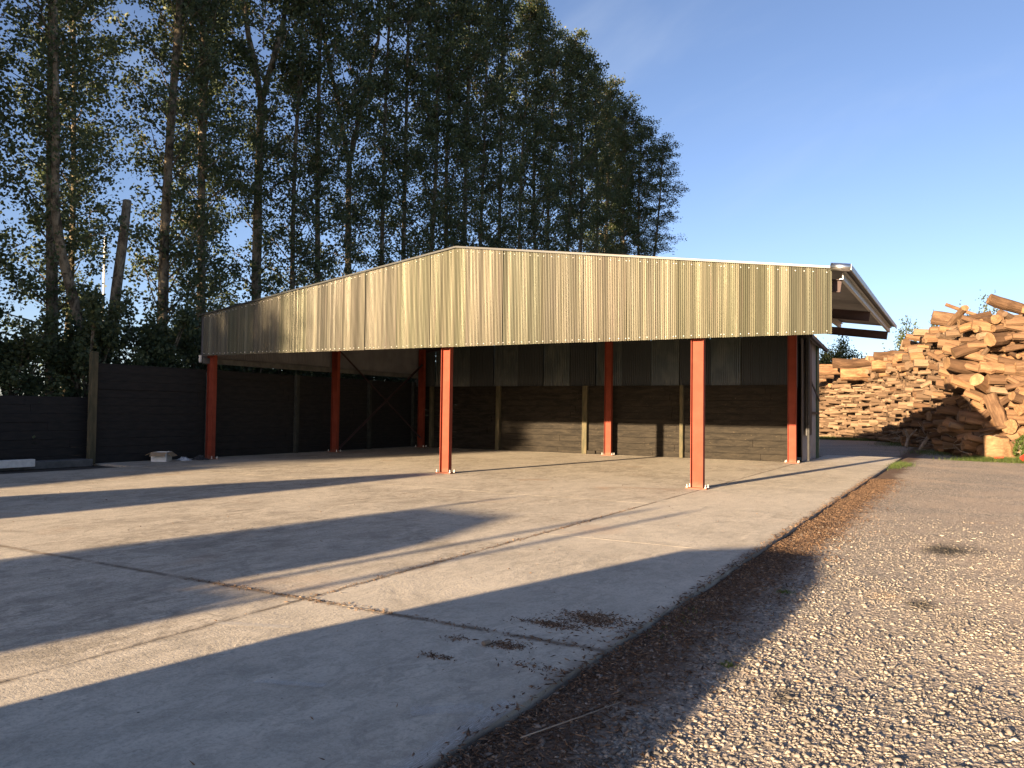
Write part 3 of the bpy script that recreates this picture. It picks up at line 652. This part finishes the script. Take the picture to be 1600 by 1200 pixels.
# named logs
def nlog(a_, b_, r, label, split=False, name='log', roll=0, **kw):
    a_ = Vector(a_); b_ = Vector(b_); L = (b_-a_).length
    me = log_mesh('log', L, r, split=split, n=14, bend=kw.get('bend', .02), taper=kw.get('taper', .1), knots=kw.get('knots', 2))
    o = link(name, me, loc=(a_+b_)/2, label=label, cat='log', group=LOGG)
    d = (b_-a_).normalized(); q = Vector((1, 0, 0)).rotation_difference(d); o.rotation_mode = 'QUATERNION'
    from mathutils import Quaternion
    o.rotation_quaternion = q @ Quaternion((1, 0, 0), roll); return o
nlog((12.40, 20.6, 6.40), (14.2, 21.3, 5.75), .20, 'thick knotty log jutting up from the very top right of the pile', knots=3, bend=.05, taper=-.1)
nlog((10.15, 27.2, 6.50), (12.7, 27.6, 5.95), .32, 'long smooth trunk resting near the top of the pile under a thin pole', knots=1, taper=.15)
nlog((10.75, 26.4, 6.98), (13.0, 26.6, 6.05), .085, 'thin pale pole lying on the long smooth trunk at the top', knots=1)
nlog((10.05, 27.0, 5.75), (11.6, 27.3, 5.85), .22, 'short log under the long smooth trunk at the upper left of the tall heap')
nlog((10.0, 26.6, 5.4), (11.3, 26.9, 5.45), .24, 'stubby log with cut left end below the long smooth trunk')
nlog((11.4, 24.8, 6.0), (12.9, 25.0, 5.95), .22, 'knobbly pale log below the thin pole near the top', knots=3)
nlog((12.02, 19.5, 3.60), (13.15, 19.7, 3.52), .27, 'bright yellow freshly split log at the right middle of the pile', split=True, roll=-.9)
nlog((13.2, 19.5, 3.55), (14.6, 19.8, 3.6), .27, 'thick tan log directly right of the bright yellow split log', roll=-.8, split=True)
nlog((11.1, 23.3, 4.75), (12.6, 23.0, 4.7), .27, 'short thick log with yellow cut end above the dark gaps', knots=1)
nlog((12.6, 21.5, 4.85), (14.4, 21.8, 4.9), .25, 'long straight log near the right edge above the yellow split log', knots=0)
nlog((12.1, 19.1, 1.62), (13.35, 19.0, 2.65), .135, 'slanting tan log leaning up to the right over the sawn stump', split=True, roll=-1.0)
nlog((11.25, 21.5, 2.15), (12.45, 21.6, 2.78), .16, 'dark smooth log tilted up to the right in the middle of the pile')
nlog((12.9, 19.2, 2.75), (14.2, 19.0, 3.1), .12, 'clean yellowish log sloping up beside the right frame edge')
nlog((12.0, 18.9, 1.05), (13.3, 18.8, 1.35), .08, 'long bent pale pole lying above the sawn stump', bend=.06)
nlog((13.0, 18.7, 1.25), (13.5, 20.2, 1.4), .27, 'log showing its round pale sawn end above the stump', knots=0)
nlog((13.3, 18.7, 2.05), (14.6, 19.4, 2.2), .36, 'very thick reddish brown trunk at the right edge of the pile', knots=3)
nlog((12.35, 18.9, 2.5), (12.8, 18.95, 1.25), .22, 'upright gnarled log leaning beside the slanting tan log', knots=3)
for k, (x, z, r, L, lab) in enumerate(((3.6, 4.72, .35, 2.3, 'thick rounded trunk at the left end on top of the small logs'), (5.5, 4.35, .42, 2.7, 'huge rounded trunk overhanging the dark hollows of the pile'), (5.2, 5.15, .36, 3.2, 'broad pale flat sided trunk on the crest left of centre'), (7.5, 4.75, .38, 2.4, 'heavy trunk with torn bark above the small log stack'), (7.6, 5.35, .3, 2.3, 'broken trunk piece on the crest with upturned splinters'), (2.6, 4.35, .2, 1.8, 'slim log poking out left over the stack of small logs'), (8.9, 4.15, .30, 1.9, 'pair topping trunk right of the heavy torn one'), (3.0, 5.0, .13, 1.9, 'thin log lying on the left crest of the pile'))):
    y = 42.6-max(0, x-4)*1.25
    nlog((x-L/2+.1, y, z), (x+L/2, y+.4, z+random.uniform(-.12, .2)), r, lab, knots=2, bend=.03, taper=.14)
# stump, pale dead branches in the shaded hollow
mb = MB(); pts = []; n = 18
for j in range(6):
    t = j/5
    for k in range(n):
        a_ = 2*math.pi*k/n; rr = .36*(1+.35*(1-t)**2*math.sin(3*a_+1)+.12*math.sin(5*a_+t*3))*(1.15-.3*t)+random.uniform(-.02, .02)
        pts.append((math.cos(a_)*rr*1.3, math.sin(a_)*rr, .95*t+.05*math.sin(2*a_)))
mb.add(pts, [(j*n+k, j*n+(k+1) % n, (j+1)*n+(k+1) % n, (j+1)*n+k) for j in range(5) for k in range(n)]); mb.add(pts[-n:], [tuple(range(n))], 1)
mb.build('tree_stump', [M['cut'], M['cut']], loc=(12.55, 18.35, -.08), smooth=True, label='orange brown flared tree stump standing at the foot of the pile by the green plants', cat='stump')
mb = MB()
mb.tube([(9.62, 25.2, -.02), (9.9, 25.5, .45), (10.2, 25.6, .88), (10.6, 25.4, .98), (10.95, 25.3, 1.2)], [.07, .08, .09, .075, .05], 8, jit=.3)
mb.tube([(10.6, 25.4, .98), (11.1, 24.9, .72), (11.35, 24.7, .25)], [.07, .07, .03], 8, jit=.3)
mb.build('dead_branch', M['deadwood'], label='bleached forked branch propped on the ground in the shaded hollow', cat='branch')
mb = MB(); mb.tube([(8.9, 28.6, 0), (9.0, 28.7, .5), (8.85, 28.7, .95)], [.08, .07, .05], 8, jit=.3); mb.tube([(9.0, 28.7, .5), (9.4, 28.6, .95)], [.05, .03], 7, jit=.3)
mb.build('dead_branch', M['deadwood'], label='small upright forked branch in shade left of the bleached one', cat='branch')
mb = MB()
for k in range(70):
    s = random.uniform(1385, 1530); x, y, top = ppath(s); x -= .2; y -= random.uniform(.2, 1.2); z = random.uniform(.02, .9)
    a_ = random.uniform(0, 6.28); L = random.uniform(.4, 1.2); b_ = (x+math.cos(a_)*L, y+math.sin(a_)*L*.6, max(.02, z+random.uniform(-.3, .5)))
    m_ = tuple((p+q)/2+random.uniform(-.1, .1) for p, q in zip((x, y, z), b_)); mb.tube([(x, y, z), m_, b_], [.02, .016, .008], 5, jit=.2)
mb.build('brushwood', M['deadwood'], label='tangle of thin dead brushwood at the shaded foot of the log pile', cat='brushwood', kind='stuff')

# ---------------------------------------------------------------- foliage
def leaves(name, C, size, m, tone, aspect=.8, upb=0.0, parent=None, me_only=False, **kw):
    C = np.asarray(C); n = len(C)
    q = RNG.normal(0, 1, (n, 3)); q[:, 2] += upb; q /= np.linalg.norm(q, axis=1)[:, None]
    r_ = RNG.normal(0, 1, (n, 3)); U = np.cross(q, r_); U /= np.linalg.norm(U, axis=1)[:, None]; W = np.cross(q, U)
    sz_ = (np.broadcast_to(size, (n,))*RNG.uniform(.7, 1.3, n))[:, None]
    V = np.stack([C-U*sz_*.5, C-W*sz_*.5*aspect+q*sz_*.08, C+U*sz_*.5, C+W*sz_*.5*aspect+q*sz_*.08], 1).reshape(-1, 3)
    me = np_mesh(name, V, np.arange(n*4), 4, [m])
    at = me.attributes.new('tone', 'FLOAT', 'POINT')
    if len(at.data) == n*4: at.data.foreach_set('value', np.repeat(tone, 4).astype(np.float32))
    if me_only: return me
    return link(name, me, parent, **kw)
TH = 29.5
def crown_variant(seed):
    rg = random.Random(seed); C = []; S = []; T = []; br = MB()
    for k in range(92):
        z = 1.8+(TH-3.2)*(k/92)**.93+rg.uniform(-.3, .3); t = z/TH
        L = (2.55 if t < .75 else 2.55*(1-t)/.25+.5)*rg.uniform(.55, 1.15)
        if t < .16: L *= .8
        az = k*2.4+rg.uniform(-.5, .5); el = R(rg.uniform(18, 52)+18*t)
        p = Vector((0, 0, z)); d = Vector((math.cos(az)*math.cos(el), math.sin(az)*math.cos(el), math.sin(el)))
        pts = [p]; st = 4
        for i in range(st):
            d = (d+Vector((rg.uniform(-.22, .22), rg.uniform(-.22, .22), rg.uniform(-.12, .16)))).normalized(); pts.append(pts[-1]+d*L/st)
        br.tube(pts, [.035*(1-t*.5), .028, .02, .013, .006], 5, caps=False)
        nc = rg.randint(5, 8) if t > .3 else rg.randint(3, 6)
        for c in range(nc):
            u = rg.uniform(.35, 1.05); ii = min(st-1, int(u*st)); q = pts[ii].lerp(pts[ii+1], min(1, u*st-ii)); off = Vector((rg.gauss(0, .33), rg.gauss(0, .33), rg.gauss(0, .28)))
            e = q+off; br.tube([q, e], [.009, .004], 3, caps=False)
            m_ = rg.randint(26, 50) if t > .22 else rg.randint(34, 66)
            pts_ = RNG.normal(0, 1, (m_, 3))*np.array([.20, .20, .155])+np.array(e); C.append(pts_)
            T.append(np.clip(RNG.normal(.35+.5*max(0, t-.55)+rg.uniform(-.12, .15), .16, m_), 0, 1)); S.append(np.full(m_, .125 if t < .5 else .145))
    return leaves('foliage', np.concatenate(C), np.concatenate(S), M['leaf'], np.concatenate(T), me_only=True), br
VARC = []
for sd_ in (1, 2, 3, 4, 5):
    fm, br = crown_variant(sd_); bm_ = bpy.data.meshes.new('branches'); bm_.from_pydata(br.v, [], br.f); bm_.materials.append(M['bark']); bm_.update(); VARC.append((fm, bm_))
def poplar(y, x=-13.5, h=TH, rad=.19, label='', forks=None, lean=(0, 0), v=0, rot=0, rs=1.0, cb=0):
    t = thing('poplar_tree', label, 'tree', (x, y, 0), group='poplar trees in a row beyond the left wall')
    rg = random.Random(int(y*100)+5); pts = []; rad_ = []; n = 14; ph = rg.uniform(0, 6); am = rg.uniform(.05, .2)
    H = h*.94 if not forks else forks[0]
    for i in range(n+1):
        q = i/n; z = H*q-.1; tt_ = max(0, z)/h
        pts.append((lean[0]*tt_+am*math.sin(ph+tt_*7), lean[1]*tt_+am*math.cos(ph*2+tt_*6), z)); rad_.append(max(.02, rad*(1.12 if i == 0 else 1)*(1-.80*tt_**.9)))
    mb = MB(); mb.tube(pts, rad_, 10, jit=.16, caps=True)
    if forks:
        p0 = Vector(pts[-1])
        for (dx, dy, dz) in forks[1]:
            k0 = rad_[-1]; L_ = Vector((dx, dy, dz)); ps = [p0-Vector((0, 0, .3))]
            for i in range(1, 9):
                f = i/8; ps.append(p0+Vector((dx*min(1, f*1.6)**1.0, dy*min(1, f*1.6), dz*f))+Vector((rg.uniform(-.07, .07), rg.uniform(-.07, .07), 0)))
            mb.tube(ps, [k0*.85*(1-.8*i/8)+.015 for i in range(9)], 8, jit=.15)
    mb.build('trunk', M['bark'], t, smooth=True)
    fm, bm_ = VARC[v % 5]; sc = h/TH
    for nm, me_ in (('branches', bm_), ('foliage', fm)):
        o = link(nm, me_, t); o.scale = (rs, rs, sc*(1-cb)); o.location = (lean[0]*cb, lean[1]*cb, h*cb); o.rotation_mode = 'ZYX'; o.rotation_euler = (-lean[1]/h, lean[0]/h, rot)
    return t
ORD = 'first second third fourth fifth sixth seventh eighth ninth tenth eleventh twelfth thirteenth fourteenth fifteenth sixteenth seventeenth eighteenth nineteenth twentieth twenty-first twenty-second twenty-third twenty-fourth last'.split()
rows = [(-2.3, 29, .21, 'tall poplar with pale mottled trunk nearest the left edge of the photo', None, (0, -.5)),
 (1.5, 29.5, .22, 'poplar with a thick straight pale trunk right of the cut leaning stem', None, (.1, .6)),
 (3.7, 29.5, .19, 'poplar with a slightly bowed trunk rising behind the left end of the shed', None, (0, -.9)),
 (6.0, 29.5, .24, 'stout poplar whose trunk forks high into two pale limbs above the shed left', (14.6, ((-.2, -1.5, 9), (.2, 1.6, 9.5))), (0, .1)),
 (7.8, 29, .14, None, None, (0, .2)), (9.4, 29.5, .16, None, None, (0, -.4)),
 (11.7, 29.5, .21, 'poplar with a wide V fork in its trunk above the shed roof', (13.6, ((0, -2.3, 10), (0, 2.0, 10.5))), (0, -.2)),
 (13.8, 30, .15, None, None, (0, .3)), (15.5, 29.5, .17, None, None, (0, .1)), (17.5, 30, .17, None, None, (0, .4)), (19.3, 29.6, .17, None, None, (0, -.2)), (21.1, 30, .19, None, None, (0, .2)),
 (23.2, 29.8, .17, None, None, (0, .4)), (25.5, 30.4, .18, None, None, (0, -.4)), (28.0, 30.2, .17, None, None, (0, 1)), (30.2, 30.6, .19, None, None, (0, -.2)), (32.5, 30.4, .2, None, None, (0, .2)),
 (34.5, 29.9, .2, None, None, (0, .5)), (36.6, 30.2, .22, None, None, (0, .2)), (39.4, 30.1, .2, None, None, (0, .2)), (42.7, 29.6, .22, None, None, (0, .2)), (45.2, 28.9, .2, None, None, (0, .4)),
 (47.4, 28.6, .22, None, None, (.5, 1.8)), (49.4, 27.4, .2, 'last poplar at the right end of the row with a leaning trunk and open crown', None, (1.0, 2.9))]
for k, (y, h, rad, lab, fk, ln) in enumerate(rows):
    poplar(y, x=-13.5+random.uniform(-.25, .25), h=h+random.uniform(-.9, .5), rad=rad, label=lab or '%s poplar trunk counting from the left edge of the photo' % ORD[k], forks=fk, lean=ln, v=k*2+1, rot=k*1.7, rs=1.0 if y < 40 or y > 47 else 1.1, cb={24: 0, 23: .40, 22: .22, 21: .12}.get(k, 0))
for k in range(17):
    if 9 <= k <= 13: continue
    poplar(-5.0-k*2.7, x=-13.9-.03*k+random.uniform(-.3, .3), h=random.uniform(28, 30), rad=.2, label='tall poplar of the row continuing left of the photo', v=k+2, rot=k*2.1)
for k, (x, y) in enumerate(((-18.2, -4.5), (-18.6, 1.2), (-18.0, 6.8))):
    poplar(y, x=x, h=(26, 25, 26.5)[k], rad=.15, label='slimmer poplar standing behind the row, seen between the %s trunks' % ('far left', 'second and third', 'fourth and fifth')[k], v=k*2, rot=k*2.3+1)
for k, (x, y) in enumerate(((-15.2, 46.0), (-14.8, 48.4))):
    poplar(y, x=x, h=(28.2, 27.2)[k], rad=.17, label='poplar in the crown mass at the right end of the row, %s' % ('the nearer one', 'behind the last tree')[k], v=k*3+1, rot=k*2+.7, cb=.2)
# cut leaning double stem
t = thing('cut_tree', 'old double stemmed tree with one dark stem leaning left and one cut off bare', 'tree', (-12.3, -1.5, 0))
mb = MB(); mb.tube([(0, 0, -.1), (0, -.05, 1.6), (0, 0, 2.9)], [.26, .24, .22], 12, jit=.12)
mb.tube([(0, -.05, 2.6), (0, -.5, 3.7), (0, -.95, 5.2), (-.05, -1.25, 6.3), (-.1, -1.45, 7.6), (-.1, -1.5, 10), (0, -1.7, 14)], [.19, .17, .15, .14, .12, .1, .05], 10, jit=.15)
mb.tube([(0, .1, 2.6), (0, .42, 3.8), (0, .55, 5.4), (0, .75, 7.2), (0, .85, 8.35)], [.19, .17, .155, .14, .13], 10, jit=.15); mb.build('trunk', M['bark'], t, smooth=True)
C = RNG.normal(0, 1, (2600, 3))*(.8, .9, 2.2)+(0, -1.3, 9.5); leaves('foliage', C, .115, M['leaf'], np.clip(RNG.normal(.35, .15, 2600), 0, 1), parent=t)
# undergrowth bushes behind the wall, bushes behind the pile
def bush(name, loc, rad, n, ls, m, label, group=None, seed=0, cat='bush', stems=7, aspect=.8):
    rg = random.Random(seed); t = thing(name, label, cat, loc, group=group); C = []; T = []; mb = MB()
    for k in range(stems*6):
        a_ = rg.uniform(0, 6.28); u = rg.uniform(.15, 1); ph = rg.uniform(.1, 1)
        e = Vector((math.cos(a_)*rad[0]*u*math.sqrt(1-.75*ph**2), math.sin(a_)*rad[1]*u*math.sqrt(1-.75*ph**2), rad[2]*ph*rg.uniform(.8, 1.05)))
        mb.tube([(0, 0, 0), tuple(e*.5+Vector((0, 0, .15*rad[2]))), tuple(e)], [.05, .03, .014], 5, caps=False)
        m_ = n//(stems*6); C.append(RNG.normal(0, 1, (m_, 3))*(rad[0]*.085, rad[1]*.085, rad[2]*.05)+np.array(e)); T.append(np.clip(RNG.normal(.4+rg.uniform(-.2, .2), .18, m_), 0, 1))
    C = np.concatenate(C); C[:, 2] = np.maximum(C[:, 2], .03); mb.build('stems', M['bark'], t)
    leaves('foliage', C, ls, m, np.concatenate(T), parent=t, aspect=aspect); return t
proto = None
for k in range(19):
    y = -15+k*2.1; loc = (-11.6+random.uniform(-.3, .3), y, 0)
    if proto is None: proto = t = bush('undergrowth_shrub', loc, (1.6, 1.7, 4.6), 9500, .12, M['leaf'], 'dark leafy shrub growing at the foot of the poplars behind the wall', 'shrubs under the poplars', 3)
    else:
        t = proto.copy(); col.objects.link(t); t.location = loc
        for ch in proto.children: d = ch.copy(); col.objects.link(d); d.parent = t
    t.rotation_euler = (0, 0, k*1.3); t.scale = (1, 1, random.uniform(.8, 1.15))
bush('bush', (1.6, 62, 0), (3.4, 2.8, 8.2), 16000, .17, M['bushleaf'], 'broad olive green bush rising behind the low left end of the log pile', 'bushes behind the log pile', 21, stems=12)
bush('bush', (-3.2, 60, 0), (3.0, 2.5, 7.2), 9000, .17, M['bushleaf'], 'darker bush mostly hidden behind the barn corner', 'bushes behind the log pile', 22, stems=10)
bush('bush', (7.4, 60, 0), (2.4, 2.0, 9.4), 6500, .18, M['bushleaf'], 'small thin bush peeping over the middle dip of the pile', 'bushes behind the log pile', 23, stems=10)
bush('bush', (9.6, 58, 0), (1.6, 1.6, 9.4), 5000, .18, M['bushleaf'], 'rounded green bush touching the step up of the pile', 'bushes behind the log pile', 25, stems=9)
bush('bush', (12.4, 50, 0), (3.4, 2.0, 9.9), 4200, .15, M['bushleaf'], 'sparse wispy bush seen over the tall right part of the pile', 'bushes behind the log pile', 24, stems=12)
bush('nettle_clump', (13.45, 17.9, 0), (.42, .4, 1.0), 1500, .09, M['grassleaf'], 'bright green leafy clump at the right foot of the pile', None, 31, cat='plant', aspect=.6)
# grass
def grass(name, rects, label, h=.1):
    C = []
    for (x, y, sx, sy, n_) in rects: C.append(np.stack([RNG.normal(x, sx, n_), RNG.normal(y, sy, n_)], -1))
    C = np.concatenate(C); n_ = len(C); hh = h*RNG.uniform(.5, 1.4, n_); a_ = RNG.uniform(0, 6.28, n_); b_ = RNG.normal(0, .35, (n_, 2))*hh[:, None]; z0 = -.04
    p0 = np.stack([C[:, 0]+np.cos(a_)*.006, C[:, 1]+np.sin(a_)*.006, np.full(n_, z0)], -1); p1 = np.stack([C[:, 0]-np.cos(a_)*.006, C[:, 1]-np.sin(a_)*.006, np.full(n_, z0)], -1)
    p2 = np.stack([C[:, 0]+b_[:, 0], C[:, 1]+b_[:, 1], z0+hh], -1); me = np_mesh(name, np.stack([p0, p1, p2], 1).reshape(-1, 3), np.arange(n_*3), 3, [M['grassleaf']])
    at = me.attributes.new('tone', 'FLOAT', 'POINT'); 
    if len(at.data) == n_*3: at.data.foreach_set('value', np.repeat(np.clip(RNG.normal(.45, .25, n_), 0, 1), 3).astype(np.float32))
    link(name, me, label=label, cat='grass', kind='stuff')
grass('grass', [(9.62, 11.9, .10, .7, 1300), (9.7, 12.6, .15, .6, 800)], 'small bright green grass patch at the far corner of the slab', .10)
grass('grass', [(12.9, 17.6, .8, .25, 5000), (14.5, 17.4, .9, .3, 4000), (12.0, 17.9, .3, .2, 800), (10.5, 23, .6, 1.2, 900), (8.2, 33, .6, 1.5, 900), (5, 40.5, 1.8, .5, 4000), (2.8, 43, 1, .5, 2500)], 'grass and weeds growing along the foot of the log pile', .17)
grass('weeds', [(10.08, -9.15, .04, .03, 160), (10.17, -11.54, .025, .02, 130), (9.6, -10.6, .05, .3, 90)], 'tiny yellow green weeds poking through the gravel by the slab', .035)
# red bucket and lid
b = thing('red_bucket', 'red plastic bucket tipped over in the grass at the right foot of the pile', 'bucket', (13.42, 17.35, .15), (R(70), R(20), R(30)))
mb = MB(); n = 18; pts = []
for (z, r) in ((-.15, .12), (.15, .165), (.15, .155), (-.13, .11)):
    for k in range(n): pts.append((math.cos(2*math.pi*k/n)*r, math.sin(2*math.pi*k/n)*r, z))
mb.add(pts, [(j*n+k, j*n+(k+1) % n, (j+1)*n+(k+1) % n, (j+1)*n+k) for j in range(3) for k in range(n)]+[tuple(range(n))[::-1], tuple(3*n+k for k in range(n))]); mb.build('pail', M['redplastic'], b, smooth=False)
MB().tube([(-.165, 0, .14), (-.12, .02, .26), (0, .03, .31), (.12, .02, .26), (.165, 0, .14)], .005, 6).build('handle', M['galv_dull'], b)
MB().tube([(12.45, 17.55, .10), (12.75, 17.62, .13)], [.035, .03], 8).build('red_tube', M['redplastic'], label='short red plastic tube in the grass in front of the stump', cat='tube')
# mast seen through the trees
MB().tube([(-107.5, 60, 0), (-107.5, 60, 28.6)], [.22, .16], 8).build('mast', M['white'], label='thin white mast far off seen between the tree trunks', cat='mast')

# ---------------------------------------------------------------- yard poles and made-up shadow casters, all unseen behind the camera
blocker = thing('van_shadow_caster', 'small rounded van with wheels, added unseen behind the photographer for its shadow', 'blocker', (7.72, -20.2, 0))  # vehicle shape invented to cast the big foreground shadow
prof = [(-1.45, .35), (-1.46, 1.2), (-1.18, 1.65), (-.92, 2.08), (-.35, 2.2), (.35, 2.18), (.75, 1.95), (1.15, 1.46), (1.42, 1.15), (1.46, .35)]
mb = MB(); n = len(prof); mb.add([(x, y, z) for y in (-.75, .75) for (x, z) in prof], [tuple(range(n))[::1], tuple(range(n, 2*n))[::-1]]+[(k, n+k, n+(k+1) % n, (k+1) % n) for k in range(n)]); mb.build('body', M['white'], blocker)
for (x, y) in ((-.95, -.72), (.95, -.72), (-.95, .72), (.95, .72)): MB().tube([(x, y-.1, .32), (x, y+.1, .32)], .32, 20).build('wheel', M['black'], blocker)
MB().beam((.78, 0, 1.96), (1.13, 0, 1.52), 1.2, .02).build('windscreen', M['black'], blocker)
bin_caster = thing('bin_shadow_caster', 'tall green slatted bin shape added unseen behind the photographer for its shadow', 'shadow shape', (1.5, -30, 0))  # block made up from the outline of its shadow on the slab
MB().add([(x, y, z) for y in (0, 1.2) for (x, z) in ((-1.15, 0), (1.2, 0), (1.2, 3.55), (.45, 3.95), (-1.15, 4.0))], [(0, 1, 2, 3, 4), (9, 8, 7, 6, 5), (0, 5, 6, 1), (1, 6, 7, 2), (2, 7, 8, 3), (3, 8, 9, 4), (4, 9, 5, 0)]).build('body', M['green'], bin_caster)
MB().box((1.05, .6, 1.5), (2.0, 1.0, 3.0)).build('side_block', M['green'], bin_caster)
for k, x in enumerate((.06, 2.86, 3.50)): MB().tube([(x, -30.2, 0), (x, -30.2, 4.6)], .055, 8).build('yard_pole', M['post_wood'], label=('left', 'middle', 'right')[k]+' wooden pole beside the added bin shape behind the photographer', cat='pole', group='yard poles')
occluder = thing('silo_shadow_caster', 'conical topped unseen silo behind the photographer', 'occluder', (-4.85, -30, 0))  # tapered shape put in for the shadow band reaching the middle column
MB().tube([(0, 0, 0), (0, 0, 3.5), (0, 0, 4.3), (0, 0, 5.2)], [1.6, 1.55, 1.05, .3], 24).build('cone_block', M['galv_dull'], occluder)
hb = thing('tall_shadow_caster', 'tall dark barn shape added unseen far behind the photographer to shade the left columns', 'barn', (-16.2, -36, 0))  # invented mass that keeps the sun off the left columns and gable end
MB().add([(x, y, z) for y in (-4, 4) for (x, z) in ((-2.8, 0), (2.8, 0), (2.8, 9.9), (0, 11.0), (-2.8, 9.9))], [(0, 1, 2, 3, 4), (9, 8, 7, 6, 5), (0, 5, 6, 1), (1, 6, 7, 2), (2, 7, 8, 3), (3, 8, 9, 4), (4, 9, 5, 0)]).build('walls', M['clad_dark'], hb)
st = thing('low_shadow_caster', 'long low shed shape added unseen at the far left for its shadow on the slab', 'shed', (-10.4, -34, 0))  # made-up building that darkens the far left of the slab
MB().add([(x, y, z) for y in (-5, 3.5) for (x, z) in ((-2.6, 0), (2.4, 0), (2.4, 3.9), (-.1, 5.1), (-2.6, 3.9))], [(0, 1, 2, 3, 4), (9, 8, 7, 6, 5), (0, 5, 6, 1), (1, 6, 7, 2), (2, 7, 8, 3), (3, 8, 9, 4), (4, 9, 5, 0)]).build('walls', M['clad_dark'], st)
